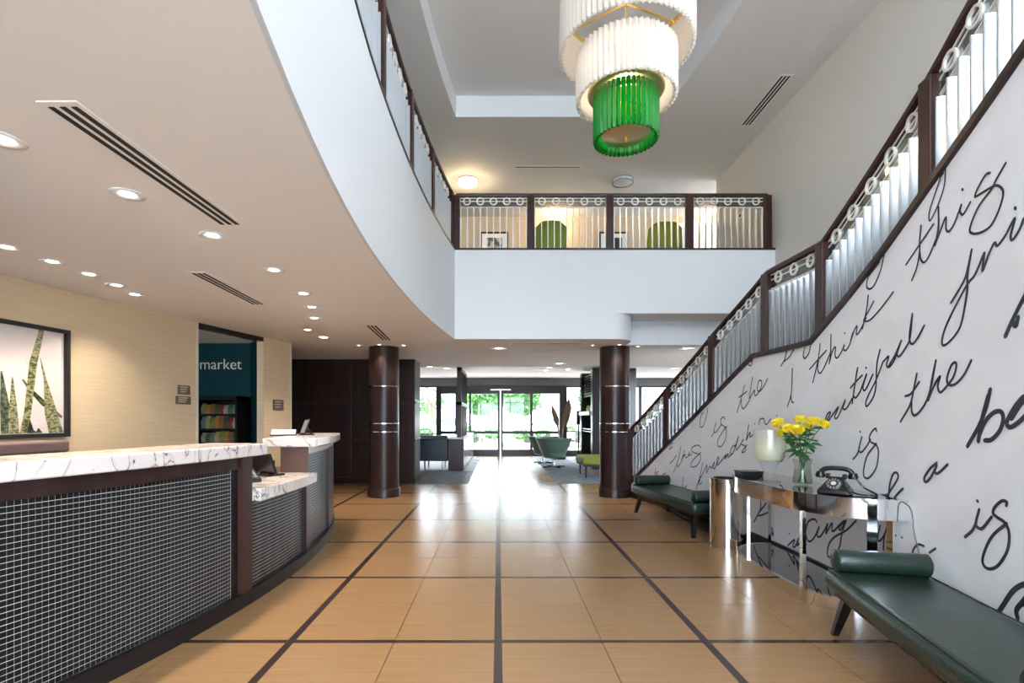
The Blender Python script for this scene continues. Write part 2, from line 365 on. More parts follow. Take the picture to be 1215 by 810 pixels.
# ------------------------------------------------------------------ storefront
SD = 18.3
def sx(px): return (px-CX)*SD/F
def sz(py): return H-(py-CY)*SD/F
struct(MB().box(-8, 8, SD, SD+.15, sz(457.8), 2.8).build('wall_entrance', mat('grey_header', rgb(120, 122, 124), .7)))
wins = struct(MB().box(sx(556.5), sx(671), SD, SD+.12, sz(467), sz(457)).build('door_1', frame_m))
def bar(n, x0, x1, y0, y1, dy=0, m=frame_m): return MB().box(sx(x0), sx(x1), SD+.01+dy, SD+.11+dy, sz(y1), sz(y0)).build(n, m, wins)
for a, b in ((556.5, 559), (590.5, 593), (594, 597), (629, 632), (664, 671)): bar('stile', a, b, 467, 541)
bar('header_track', 582, 606, 461.5, 463, -.03, steel); bar('center_post', 593, 594.6, 463, 541, -.02, steel)
for a, b in ((559, 590.5), (597, 629), (632, 664)):
    bar('mid_rail', a, b, 511, 514.5); bar('bottom_rail', a, b, 533, 541)
    for y0, y1 in ((467, 511), (514.5, 533)):
        MB().box(sx(a), sx(b), SD+.05, SD+.06, sz(y1), sz(y0)).build('glass_pane', glass, wins)
def window(n, x0, x1, y0, y1, mids=(), vm=()):
    o = struct(MB().box(sx(x0), sx(x1), SD, SD+.1, sz(y0+1.8), sz(y0)).build(n, frame_m))
    MB().box(sx(x0), sx(x1), SD, SD+.1, sz(541), sz(y1)).build('sill_rail', frame_m, o)
    for a in (x0, x1-2)+tuple(vm): MB().box(sx(a), sx(a+2), SD+.005, SD+.1, sz(541), sz(y0)).build('mullion', frame_m, o)
    for m_ in mids: MB().box(sx(x0), sx(x1), SD+.01, SD+.09, sz(m_+1.6), sz(m_)).build('transom', frame_m, o)
    MB().box(sx(x0+2), sx(x1-2), SD+.045, SD+.055, sz(y1), sz(y0+1.8)).build('glass_pane', glass, o)
window('window_1', 480, 519.5, 457.8, 534, (514,))
w2 = struct(MB().box(sx(519.5), sx(556.5), SD, SD+.12, sz(467), sz(457.8)).build('window_2', frame_m))
MB().box(sx(519.5), sx(523.5), SD, SD+.12, sz(541), sz(467)).build('mullion', frame_m, w2); MB().box(sx(540), sx(543), SD, SD+.12, sz(541), sz(467)).build('mullion', frame_m, w2)
MB().box(sx(523.5), sx(556.5), SD, SD+.12, sz(515), sz(511)).build('transom', frame_m, w2); MB().box(sx(523.5), sx(556.5), SD, SD+.12, sz(541), sz(536)).build('sill_rail', frame_m, w2)
MB().box(sx(523.5), sx(556.5), SD+.05, SD+.06, sz(536), sz(467)).build('glass_pane', glass, w2)
window('window_3', 671, 712, 457.8, 534, (511,), (690,)); window('window_4', 712, 760, 457.8, 534, (511,)); window('window_5', 760, 800, 457.8, 534, (511,)); window('window_6', 800, 857, 457.8, 534, (511,), (828,))
struct(MB().box(-8, sx(480), SD, SD+.15, 0, sz(457.8)).build('wall_entrance_left', paint))

# ------------------------------------------------------------------ columns
def column(x, y, label):
    e = empty('column', (x, y, 0), label, 'column', 'round dark wood columns')
    MB().lathe([(.25, .12), (.25, ZC)], 48).build('shaft', darkwood, e, True, local=True)
    MB().lathe([(.277, 0), (.277, .135), (.27, .145), (.25, .145)], 48).build('base', darkwood, e, True, local=True)
    for z in (1.86, 1.237, 1.096): MB().lathe([(.25, z-.007), (.2535, z-.007), (.2535, z+.007), (.25, z+.007)], 48).build('steel_band', chrome, e, True, local=True)
column(-1.945, 8.77, 'round dark wood column by the panelled wood wall'); column(1.987, 8.77, 'round dark wood column at the foot of the stairs')

# ------------------------------------------------------------------ railings
fin_me = MB().box(-.006, .006, -.022, .022, 0, 1).mesh('baluster'); fin_me.materials.append(pale_metal)
fin_wide = MB().box(-.006, .006, -.035, .035, 0, 1).mesh('baluster'); fin_wide.materials.append(pale_metal)
fin_stair = MB().box(-.006, .006, -.035, .035, 0, 1).mesh('baluster'); fin_stair.materials.append(mat('stair_metal', (.62, .64, .66), .26, .88))
smoke = pane('smoked_glass', (.52, .52, .53), .1)
def ring_mesh(shear):
    v = []; f = []; n = 20
    for k in range(n):
        a = 2*PI*k/n
        for r, t in ((.059, -.018), (.059, .018), (.043, .018), (.043, -.018)):
            v.append((r*math.cos(a), t, r*math.sin(a)))
    for k in range(n):
        for q in range(4): f.append((k*4+q, k*4+(q+1) % 4, ((k+1) % n)*4+(q+1) % 4, ((k+1) % n)*4+q))
    me = MB().add(v, f).mesh('ring'); me.materials.append(ring_metal); return me
ring_me = ring_mesh(0)
def railing(e, pf, zb, zt, posts, npan, fin=.1, rings=None, zpost=.03, fin_mesh=None):
    """pf(t)->(x,y); zb,zt base / handrail-top heights; posts = parameter values"""
    def tang(t):
        a = Vector(pf(t-.01)); b = Vector(pf(t+.01)); v = (b-a).normalized(); return v
    ts = []
    for a, b in zip(posts[:-1], posts[1:]): ts += frange(a, b, 9)[:-1]
    ts.append(posts[-1]); path = [pf(t) for t in ts]
    MB().sweep(path, [(-.04, -.05), (.04, -.05), (.045, -.02), (.03, 0), (-.03, 0), (-.045, -.02)], [zt(t) for t in ts]).build('handrail', postwood, e, True)
    for t in posts:
        x, y = pf(t); v = tang(t); M = rotz(x, y, 0, math.atan2(v.y, v.x))
        MB().box(-.055, .055, -.055, .055, zb(t)-.01 if zpost else 0, zt(t)-.03, M).build('post', postwood, e, bevel=.006)
    for pi, (a, b) in enumerate(zip(posts[:-1], posts[1:])):
        ln = (Vector(pf(b))-Vector(pf(a))).length; q = .055/ln*(b-a)*1.15; a1 = a+q; b1 = b-q
        sub = frange(a1, b1, 7); sp = [pf(t) for t in sub]
        for off, nm in ((-.115, 'ring_bar'), (-.205, 'lower_bar'), (-.065, 'upper_bar')):
            MB().sweep(sp, [(-.009, -.005), (.009, -.005), (.009, .005), (-.009, .005)], [zt(t)+off for t in sub]).build(nm, ring_metal, e)
        MB().sweep(sp, [(-.003, -.205), (.003, -.205), (.003, -.05), (-.003, -.05)], [zt(t) for t in sub]).build('infill_panel', smoke, e)
        n = max(3, round(ln/fin))
        for t in frange(a1+.006*(b-a)/ln, b1-.006*(b-a)/ln, n):
            x, y = pf(t); v = tang(t); o = bpy.data.objects.new('baluster', fin_mesh or fin_me); C.objects.link(o); par(o, e)
            o.location = (x, y, zb(t)); h = zt(t)-.215-zb(t)-abs(zt(t+.02)-zt(t-.02))*.3; o.scale = (1, 1, max(.1, h)); o.rotation_euler = (0, 0, math.atan2(v.y, v.x))
        nr = rings[pi] if rings else 5
        for k in range(nr):
            t = a1+(b1-a1)*(k+.5)/nr; x, y = pf(t); v = tang(t); o = bpy.data.objects.new('ring', ring_me); C.objects.link(o); par(o, e)
            o.location = (x, y, zt(t)-.115); o.rotation_euler = (0, 0, math.atan2(v.y, v.x))
RT = 4.76
eb = empty('balcony_railing', (1.8, DB+.05, ZFA), 'dark wood railing with metal rings across the straight back balcony', 'railing')
px_posts = [541, 630, 724, 819, 912]
railing(eb, lambda t: (t, DB+.06), lambda t: ZFA, lambda t: RT, [(p-CX)*DB/F for p in px_posts], 4)
MB().box(XB(DB)-.05, XR, DB-.012, DB+.15, ZFA-.005, ZFA+.022).build('base_rail', darkwood, eb)
el = empty('balcony_railing', (-.9, 4, ZFA), 'dark wood railing with metal rings along the curved balcony over the reception', 'railing')
railing(el, lambda t: (XB(t)-.05, t), lambda t: ZFA, lambda t: RT, [.55, 1.75, 2.95, 4.16, 5.38, 6.52, 7.72], 6, fin_mesh=fin_wide)
ap = [(XB(d), d) for d in frange(.4, DB, 24)]
MB().sweep(ap, [(-.012, ZFA-.005), (.14, ZFA-.005), (.14, ZFA+.022), (-.012, ZFA+.022)]).build('base_rail', darkwood, el)
es = empty('stair_railing', (2.7, 5, 0), 'dark wood stair railing with metal rings above the mural wall', 'railing')
railing(es, lambda t: (XM(t)+.05, t), S, R, [1.1, 2.1, 3.14, 4.34, 5.26, 6.40, 7.58, 8.66], 7, rings=[5, 5, 5, 3, 5, 5, 5], fin_mesh=fin_stair)
MB().box(XM(8.7)-.03, XM(8.7)+.16, 8.60, 8.86, 0, 1.13).build('newel', postwood, es, bevel=.01)

# ------------------------------------------------------------------ mural lettering (traced words laid on the wall surface)
TL = {'A': (1055, 60, .1975), 'B': (1055, 220, .1975), 'C': (1055, 380, .1975), 'D': (1055, 560, .2222), 'E': (910, 300, .1975), 'G': (910, 440, .1975),
      'J': (790, 400, .1975), 'K': (880, 560, .1975), 'M': (740, 470, .1728), 'U': (980, 540, .1975)}
def wallpt(px, py):
    t = (px-CX)/F; b_ = t-.3528; c_ = .036*24.01-2.72; d = (-b_+math.sqrt(b_*b_-4*.036*c_))/.072
    return d, H-(py-CY)*d/F
words = {
 'this_high': (.019, [('B', [(195,240),(188,330),(186,400),(170,490),(140,570)]), ('B', [(188,400),(195,445),(214,462),(240,430),(272,355),(300,270),(300,130)]), ('B', [(105,475),(190,350),(270,232)]),
   ('B', [(300,130),(300,240),(280,360)]), ('B', [(282,350),(320,250),(345,190),(345,255),(360,276),(395,230),(440,110),(430,155),(450,172),(492,100)]), ('B', [(443,22),(447,27)]),
   ('B', [(610,-75),(585,-65),(540,10),(520,65),(545,55),(620,10),(660,2),(690,40),(670,130),(620,235),(560,280),(505,288),(490,255),(540,130),(620,20),(650,-40),(705,-135)])]),
 'descender': (.016, [('B', [(330,-110),(300,-10),(250,140),(243,195),(255,205),(300,110),(335,0),(343,-110)])]),
 'fri': (.021, [('B', [(500,385),(478,490),(455,570),(375,705)]), ('B', [(500,385),(475,540),(472,640),(440,820),(400,900),(345,955),(322,950),(330,890),(370,790),(470,600),(520,535),(575,405)]),
   ('B', [(577,405),(565,515),(600,420),(637,345),(655,362),(700,305),(760,195),(735,300),(748,325),(790,260),(812,200)]), ('B', [(760,133),(764,140)])]),
 'think': (.019, [('E', [(322,545),(310,640),(278,780)]), ('E', [(312,640),(308,700),(322,722),(345,690),(388,590)]), ('E', [(258,700),(310,640),(360,585)]), ('E', [(388,490),(385,600),(377,665)]),
   ('E', [(380,650),(400,580),(415,567),(412,615),(425,630),(450,595),(468,550),(463,578),(478,584),(500,550),(520,475),(505,530),(530,460),(545,440),(540,488),(560,470),(600,390)]), ('E', [(470,480),(471,484)]),
   ('E', [(612,255),(602,340),(577,455)]), ('E', [(645,290),(600,375),(585,408),(625,400),(690,330),(762,235)])]),
 'pronoun': (.021, [('E', [(155,695),(152,790),(147,850),(125,925)]), ('G', [(147,150),(150,180),(162,190)])]),
 'cut_word': (.019, [('E', [(125,570),(108,640),(85,680)]), ('E', [(108,650),(145,615),(165,560)]), ('E', [(232,560),(220,615),(232,632),(255,600),(266,540)]), ('E', [(708,0),(690,90),(650,190),(620,216),(602,195),(620,120),(680,15)])]),
 'the_low': (.022, [('C', [(170,320),(150,420),(128,510),(72,608)]), ('C', [(138,480),(140,545),(155,570),(185,550),(225,490),(255,400),(285,240)]), ('C', [(100,455),(135,440),(185,370)]),
   ('C', [(285,240),(262,350),(240,480)]), ('C', [(240,475),(275,390),(310,335),(296,395),(312,432),(350,395),(390,340),(408,275),(400,252),(375,275),(352,350),(365,387),(405,380),(455,325),(498,240)])]),
 'be': (.034, [('C', [(612,415),(585,530),(540,640),(475,755)]), ('C', [(600,450),(560,600),(540,725)]), ('C', [(545,690),(580,610),(630,555),(675,548),(690,590),(670,660),(620,715),(580,720)]),
   ('C', [(820,455),(800,470),(760,520),(715,600),(715,630),(740,640),(790,605),(825,570)]), ('C', [(740,590),(790,510),(815,480)])]),
 'h_edge': (.032, [('C', [(703,95),(740,10),(780,-70),(830,-170)]), ('C', [(745,0),(765,35),(780,-20)])]),
 'beautiful': (.021, [('G', [(352,300),(366,258),(385,250),(362,300),(375,295),(432,215),(410,275),(430,275),(475,170),(460,222),(480,225),(515,165)]), ('G', [(543,0),(530,90),(515,195)]), ('G', [(522,150),(538,160),(565,120)]),
   ('E', [(505,810),(540,770),(575,735)]), ('E', [(548,690),(540,740),(525,830)]), ('G', [(565,120),(603,15),(580,95),(595,112),(640,20)]), ('E', [(598,688),(600,692)]),
   ('E', [(683,580),(665,660),(660,760),(655,820),(640,870),(605,920),(597,900),(615,850),(660,760),(700,655)]), ('E', [(700,655),(735,620),(722,670),(738,685),(770,640),(812,525)]),
   ('C', [(0,275),(40,205),(75,125),(52,195),(65,215),(105,160),(130,100),(143,-40)]), ('C', [(143,-40),(125,100),(142,142),(175,105),(215,30)])]),
 'is_mid': (.020, [('G', [(573,395),(556,470),(570,487),(600,455),(625,410)]), ('G', [(560,455),(545,500),(520,530)]), ('G', [(562,363),(564,367)]),
   ('G', [(662,362),(655,345),(630,370),(618,405),(630,428),(660,445),(673,490),(660,580),(620,638),(592,640),(583,605),(605,510),(660,435)])]),
 'a': (.024, [('U', [(670,45),(630,80),(595,135),(605,160),(635,130),(672,55),(658,98),(680,106),(735,55)])]),
 'is_low': (.024, [('U', [(925,325),(905,405),(915,432),(945,436),(1000,370)]), ('U', [(908,400),(885,450),(840,490)]), ('U', [(913,273),(917,277)]),
   ('U', [(1088,302),(1090,280),(1060,275),(1020,310),(1008,345),(1030,370),(1080,405),(1105,470),(1095,570),(1040,660),(985,682),(950,655),(950,600),(1000,490),(1090,408)])]),
 'l_loop': (.023, [('U', [(330,240),(370,238),(395,205),(435,140),(432,108),(410,110),(388,170),(378,260)]), ('U', [(415,255),(440,225),(466,200)])]),
 'is_bolster': (.022, [('U', [(523,585),(535,555),(560,535),(592,545)]), ('U', [(625,585),(662,560)]), ('U', [(459,491),(462,495)])]),
 'n_edge': (.036, [('D', [(560,790),(610,715),(665,635),(720,600),(760,600)]), ('D', [(690,780),(685,735),(720,690),(750,650)])]),
 'the_mid': (.019, [('J', [(475,285),(460,350),(430,450)]), ('J', [(455,370),(458,415),(472,427),(505,380)]), ('J', [(440,362),(490,325)]), ('J', [(523,240),(510,320),(503,375)]),
   ('J', [(505,370),(535,318),(535,345),(550,345),(575,300),(577,262),(560,265),(552,310),(565,325),(590,295),(614,248)])]),
 'is_small': (.018, [('M', [(637,180),(622,235),(635,247),(672,195)]), ('M', [(625,240),(605,280)]), ('M', [(697,160),(688,140),(670,160),(672,190),(700,215),(708,250),(695,310),(668,345),(648,335),(650,300),(680,245),(712,205)])]),
 'this_small': (.018, [('M', [(395,345),(378,430),(345,520)]), ('M', [(368,455),(372,485),(395,455),(415,400)]), ('M', [(320,460),(340,440),(365,405)]), ('M', [(420,370),(412,400),(400,435)]), ('M', [(402,430),(425,398),(425,420),(440,415),(455,382),(450,408),(470,395)]),
   ('M', [(533,352),(510,335),(475,350),(468,372),(490,388),(525,400),(530,430),(505,475),(470,485),(465,460),(490,425),(533,385)])]),
 'friendship': (.018, [('M', [(545,455),(530,530),(500,640)]), ('M', [(530,550),(520,605),(540,590)]), ('M', [(505,610),(550,520),(575,472),(570,525),(595,480),(605,495),(625,450),(617,490),(630,490),(655,430),(650,418),(640,450),(650,470),(690,420),(705,398),(697,430),(720,393),(718,420),(740,400)]),
   ('J', [(425,645),(400,660),(390,690),(405,697),(440,590),(423,660),(432,672),(470,612),(455,640),(480,655),(478,685),(458,690),(490,645)]), ('J', [(500,525),(493,570),(485,620)]), ('J', [(488,615),(508,570),(508,600),(525,585)]),
   ('J', [(560,522),(570,492),(590,490),(600,520),(612,520),(632,490)]), ('J', [(536,518),(538,522)]), ('J', [(669,468),(671,472)]), ('J', [(685,745),(700,742),(716,715)])]),
 'thinking': (.024, [('K', [(118,175),(112,230),(75,300)]), ('K', [(150,185),(100,255),(130,255),(185,230)]), ('K', [(280,440),(320,405),(310,445),(325,445),(345,395),(335,440),(360,415)]), ('K', [(287,366),(289,370)]),
   ('K', [(455,300),(440,282),(405,295),(388,350),(395,400),(412,416),(440,390),(470,325),(455,375),(472,388),(500,350),(520,308),(508,370),(545,305),(545,350),(560,350),(590,318),(622,290),(588,330),(598,345),(630,290)]),
   ('K', [(630,290),(605,370),(590,450),(550,510),(520,500),(525,440),(560,390),(630,350),(692,290)])]),
 'y_low': (.021, [('K', [(880,310),(865,365),(835,412),(820,395),(835,320)]), ('K', [(880,310),(858,400),(855,465)])]),
 'marks_far': (.018, [('M', [(222,495),(214,540)]), ('M', [(240,515),(222,530),(235,540)]), ('M', [(268,542),(278,530),(290,528)]), ('M', [(410,558),(404,640)]), ('M', [(435,612),(410,640),(430,640)]),
   ('M', [(578,80),(575,120),(550,200),(532,212),(525,190),(535,130),(550,110)]), ('M', [(340,320),(325,330),(317,365),(338,345)]), ('J', [(515,120),(522,140),(515,170),(498,165)])]),
}
def stroke(mb, pts, wdt):
    P = smoothpts([Vector((p[0], p[1], 0)) for p in pts], 6)
    Q = []
    for p in P:
        if p.x < 742 : continue
        d, z = wallpt(p.x, p.y); Q.append(Vector((d, min(z, S(d)-.045), 0)))
    Q = [q for i, q in enumerate(Q) if i == 0 or (q-Q[i-1]).length > .002]
    if len(Q) < 2: return
    def P3(d, z): return (XM(d)-.004, d, z)
    n = len(Q); v = []; f = []
    t0 = (Q[1]-Q[0]).normalized(); t1 = (Q[-1]-Q[-2]).normalized()
    Qe = [Q[0]-t0*wdt*.45]+Q+[Q[-1]+t1*wdt*.45]
    for i, q in enumerate(Qe):
        t = (Qe[min(i+1, n+1)]-Qe[max(i-1, 0)]).normalized(); nn = Vector((-t.y, t.x, 0)); h = wdt/2*(.45 if i in (0, n+1) else 1)
        v += [P3(*(q+nn*h)[:2]), P3(*(q-nn*h)[:2])]
    for i in range(n+1): f.append((2*i, 2*i+1, 2*i+3, 2*i+2))
    mb.add(v, f)
for wn, (wdt, st) in words.items():
    mb = MB()
    for k, pts in st:
        ox, oy, s_ = TL[k]; stroke(mb, [(ox+a*s_, oy+b*s_) for a, b in pts], wdt*.74)
    mb.build('handwritten_word', ink, mural)

# ------------------------------------------------------------------ reception desk
desk = empty('reception_desk', (XD(3.5)-.2, 3.5, 0), 'long curved reception desk with black mosaic front and marble counters', 'reception desk')
def dpath(a, b, n=None): return [(XD(d), d) for d in frange(a, b, n or max(4, int((b-a)/.12)))]
def dsw(n, a, b, o0, o1, z0, z1, m, bev=0): return MB().sweep(dpath(a, b), [(o0, z0), (o1, z0), (o1, z1), (o0, z1)]).build(n, m, desk, True, bev)
mosaic_t = mat('black_mosaic', (.007, .006, .006), .3, spec=.25); mosaic_g = mat('mosaic_grout', (.62, .60, .58), .5)
def mosaic(a, b, z0, z1, o=.034):
    dsw('mosaic_backing', a, b, o+.001, o+.02, z0, z1, mosaic_g)
    mb = MB(); n = int((b-a)/.0255); r = int((z1-z0)/.0255); pd = (b-a)/n; pz = (z1-z0)/r; g = .0015
    for i in range(n):
        d0 = a+i*pd+g; d1 = a+(i+1)*pd-g; xa = XD(d0)-o; xb = XD(d1)-o
        for j in range(r):
            q0 = z0+j*pz+g; q1 = z0+(j+1)*pz-g; k = len(mb.v); e_ = .007
            mb.v += [(xa, d0, q0), (xb, d1, q0), (xb, d1, q1), (xa, d0, q1), (xa-e_, d0, q0), (xb-e_, d1, q0), (xb-e_, d1, q1), (xa-e_, d0, q1)]
            mb.f += [(k, k+1, k+2, k+3), (k, k+4, k+5, k+1), (k+1, k+5, k+6, k+2), (k+2, k+6, k+7, k+3), (k+3, k+7, k+4, k)]
    tag(mb.build('mosaic_tiles', mosaic_t, desk), kind='stuff')
dsw('plinth', .9, 6.5, -.005, .24, 0, .10, mat('plinth_dark', (.014, .010, .010), .4, spec=.25))
dsw('front_body', .9, 3.67, .05, .24, .10, 1.054, darkwood); dsw('front_body', 3.67, 4.8, .05, .24, .10, .725, darkwood); dsw('front_body', 4.8, 6.5, .05, .24, .10, 1.054, darkwood)
dsw('top_band', .9, 3.67, .012, .06, .965, 1.054, darkwood); dsw('end_post', 3.55, 3.67, -.004, .06, .10, 1.054, postwood); dsw('recess_strip', 3.48, 3.55, .03, .06, .10, .965, black)
mosaic(.95, 3.48, .10, .965)
mosaic(3.67, 4.58, .10, .72); dsw('end_post', 4.68, 4.8, .004, .06, .10, .725, darkwood); mosaic(4.58, 4.68, .10, .72, .04)
mosaic(4.82, 5.7, .10, 1.0); dsw('top_band', 4.8, 6.5, .012, .06, .99, 1.054, paint); dsw('end_post', 5.7, 6.5, .01, .06, .10, 1.0, darkwood)
dsw('end_panel', 4.78, 4.81, .02, .27, .81, 1.06, mat('brown_laminate', rgb(86, 62, 54), .4))
dsw('counter_slab', .9, 3.76, -.07, .38, 1.052, 1.135, marble_m, .008); dsw('low_shelf', 3.68, 4.79, -.06, .45, .722, .815, marble_m, .008)
rim = dsw('counter_slab', 4.73, 6.55, -.07, .42, 1.052, 1.135, marble_m, .012)
dsw('work_surface', .9, 6.4, .24, .85, .70, .735, darkwood)
# black desk telephone and terminals
def wedge(mb, w_, l_, h0, h1, M):
    return mb.add([M @ Vector(p) for p in ((-w_, -l_, 0), (w_, -l_, 0), (w_, l_, 0), (-w_, l_, 0), (-w_, -l_, h0), (w_, -l_, h0), (w_, l_, h1), (-w_, l_, h1))],
                  [(0, 3, 2, 1), (4, 5, 6, 7), (0, 1, 5, 4), (1, 2, 6, 5), (2, 3, 7, 6), (3, 0, 4, 7)])
bx, by = -2.0, 4.05
e = empty('desk_telephone', (bx, by, .815), 'black office telephone with keypad on the low marble shelf', 'telephone', rz=.7)
wedge(MB(), .10, .11, .03, .10, Matrix()).build('base', black, e, bevel=.006, local=True)
MB().tube(smoothpts([(-.07, -.09, .075), (-.07, -.04, .10), (-.07, .04, .14), (-.07, .09, .14)]), .022, 8).build('handset', black, e, True, local=True)
for r in range(4):
    for c in range(3): MB().box(-.01+c*.032, .012+c*.032, -.08+r*.034, -.06+r*.034, .035+r*.011, .052+r*.011).build('key', steel, e, local=True)
e = empty('computer_monitor', (-2.02, 4.5, .815), 'black tilted screen on the low marble shelf beside the office telephone', 'monitor', rz=2.6)
MB().box(-.14, .14, -.012, .012, .02, .21, Matrix.Rotation(-.35, 4, 'X')).build('screen', black, e, bevel=.005, local=True); MB().box(-.02, .02, -.06, -.03, .01, .13).build('stand', black, e, local=True); MB().box(-.09, .09, -.11, .05, 0, .015).build('foot', black, e, local=True)
e = empty('brochure_holder', (-2.28, 5.45, 1.135), 'angled white brochure holder on the far marble counter', 'holder', rz=.25)
MB().box(-.13, .13, -.005, .005, 0, .09, Matrix.Rotation(-.9, 4, 'X')).build('back_plate', blackm, e, local=True); MB().box(-.12, .12, -.012, -.005, .01, .085, Matrix.Rotation(-.9, 4, 'X')).build('card', white_pl, e, local=True)
MB().box(-.13, .13, 0, .09, 0, .012).build('foot', blackm, e, local=True)
e = empty('tablet_stand', (-2.13, 5.6, 1.135), 'tilted black tablet on a stand on the far marble counter', 'tablet', rz=-1.0)
Mt = Matrix.Translation((0, 0, .015)) @ Matrix.Rotation(-.35, 4, 'X')
MB().box(-.10, .10, -.008, .008, 0, .17, Mt).build('screen', black, e, bevel=.004, local=True); MB().box(-.09, .09, -.010, -.008, .01, .155, Mt).build('display', mat('grey_display', (.35, .36, .38), .2), e, local=True)
MB().box(-.07, .07, -.03, .11, 0, .015).build('foot', black, e, local=True); MB().tube([(0, .10, .012), (0, .035, .10)], .008).build('strut', black, e, local=True)
# back credenza
e = empty('back_counter', (-3.8, 3.4, 0), 'mauve brown back counter along the beige wall under the plant picture', 'cabinet')
mau = mat('mauve_laminate', rgb(120, 98, 92), .45)
MB().sweep([(XL(d)+.52, d) for d in frange(1.6, 4.4, 12)], [(0, 1.03), (.5, 1.03), (.5, 1.13), (.0, 1.13)]).build('top', mau, e, True, .02, seg=3)
MB().sweep([(XL(d)+.48, d) for d in frange(1.6, 4.32, 12)], [(0, 0), (.44, 0), (.44, 1.03), (0, 1.03)]).build('carcass', darkwood, e, True)
for k in range(5):
    a = 1.65+k*.535; MB().sweep([(XL(d)+.48, d) for d in (a, a+.26, a+.52)], [(-.018, .1), (0, .1), (0, 1.0), (-.018, 1.0)]).build('door', mau, e)

# ------------------------------------------------------------------ framed plant picture and wall plaques
def wl(d, o=0):      # point on the beige wall, o toward the room
    t = Vector((XL(d+.01)-XL(d-.01), .02)).normalized(); return Vector((XL(d)+t.y*o, d-t.x*o))
pic = empty('framed_picture', (XL(4.2), 4.2, .9), 'large black framed picture of spotted snake plant leaves on beige wall', 'picture')
d0, d1, z0, z1 = 3.1, 4.87, 1.145, 2.145
A = wl(d0, .02); B = wl(d1, .02); U = (B-A).normalized(); Nn = Vector((U.y, -U.x)); LEN = (B-A).length
def pp(u, z, o): return (A.x+U.x*u+Nn.x*o, A.y+U.y*u+Nn.y*o, z)
def pbox(mb, u0, u1, q0, q1, o0, o1):
    return mb.add([pp(u, z, o) for z in (q0, q1) for o in (o0, o1) for u in (u0, u1)], [(0, 2, 3, 1), (4, 5, 7, 6), (0, 1, 5, 4), (2, 6, 7, 3), (0, 4, 6, 2), (1, 3, 7, 5)])
for a in ((0, .035, z0, z1), (LEN-.035, LEN, z0, z1), (.035, LEN-.035, z0, z0+.035), (.035, LEN-.035, z1-.035, z1)): pbox(MB(), *a, -.01, .05).build('frame_bar', blackm, pic)
pbox(MB(), .03, LEN-.03, z0+.03, z1-.03, 0, .012).build('print', mat('print_paper', rgb(228, 214, 208), .6), pic)
leafm = mat('printed_leaf', rgb(70, 84, 50), .5, var=(rgb(168, 160, 116), (30, 30, 55), 3, .42, .56)); leafd = mat('printed_leaf_dark', rgb(30, 44, 34), .5, var=(rgb(96, 110, 74), (30, 30, 40), 3, .45, .6))
def leaf(pts, ws, m, o):
    P = [wallproj(x, y) for x, y in pts]; v = []; f = []
    for i, (u, z) in enumerate(P):
        a = P[max(i-1, 0)]; b = P[min(i+1, len(P)-1)]; t = Vector((b[0]-a[0], b[1]-a[1])).normalized()
        for s_ in (-1, 1): v.append(pp(min(LEN-.04, u-t.y*s_*ws[i]*.62), max(z0+.04, z+t.x*s_*ws[i]*.62), o))
    for i in range(len(P)-1): f.append((2*i, 2*i+1, 2*i+3, 2*i+2))
    MB().add(v, f).build('printed_leaf', m, pic)
def wallproj(px, py):        # picture plane coordinates
    k = (px-CX)/F; den = U.x-k*U.y; u = (k*A.y-A.x)/den; d = A.y+U.y*u; return u, H-(py-CY)*d/F
leaf([(26, 535), (31, 490), (38, 430), (48, 391)], [.05, .05, .055, .035], leafm, .014)
leaf([(72, 530), (60, 480), (52, 450), (46, 424)], [.05, .04, .02, .004], leafm, .0145)
leaf([(62, 535), (56, 490), (52, 450)], [.07, .055, .02], leafm, .015); leaf([(72, 495), (50, 478), (36, 464), (25, 450)], [.02, .04, .03, .012], leafd, .0135)
leaf([(15, 540), (14, 490), (13, 447)], [.07, .06, .008], leafm, .0142); leaf([(4, 540), (4, 480), (0, 440)], [.05, .06, .01], leafd, .0138)
leaf([(36, 540), (34, 510), (33, 497)], [.09, .05, .01], leafd, .0136); leaf([(46, 540), (45, 520), (44, 508)], [.07, .05, .01], leafd, .0137)
for px, (s0, s1, s2) in ((-60, (560, 470, 395)), (-130, (560, 480, 420)), (-200, (600, 480, 400))):
    leaf([(px-8, s0), (px, s1), (px+6, s2)], [.06, .06, .01], leafm, .0143)
pbox(MB(), .035, LEN-.035, z0+.035, z1-.035, .03, .033).build('glass', glass, pic)
plq = mat('bronze_plaque', rgb(112, 94, 80), .4, .3); plt = mat('plaque_text', rgb(196, 180, 160), .4)
def plaque(px0, px1, py0, py1, d, label):
    P = wl(d, .008); t = (wl(d+.02)-wl(d-.02)).normalized(); M = rotz(P.x, P.y, 0, math.atan2(t.y, t.x)); k = d/F
    s_ = abs((px1-px0)*k/(t.x+.3)); za, zb = H-(py1-CY)*k, H-(py0-CY)*k; hw = (px1-px0)*k*.62
    e = empty('wall_plaque', (P.x, P.y, za), label, 'sign')
    MB().box(-hw, hw, -.008, .008, za, zb, M).build('plate', plq, e)
    for q in (.3, .55, .8): MB().box(-hw*.7, hw*.6*q+.01, -.0095, -.008, za+(zb-za)*q-.006, za+(zb-za)*q+.006, M).build('text_line', plt, e)
plaque(213, 227, 457, 468, 6.28, 'bronze plaque on beige wall, upper one beside the market opening'); plaque(211, 228, 470, 479.5, 6.27, 'bronze plaque on beige wall, lower one beside the market opening')
plaque(321, 335, 474, 486.5, 7.98, 'bronze plaque on the narrow beige wall by the dark wood wall')
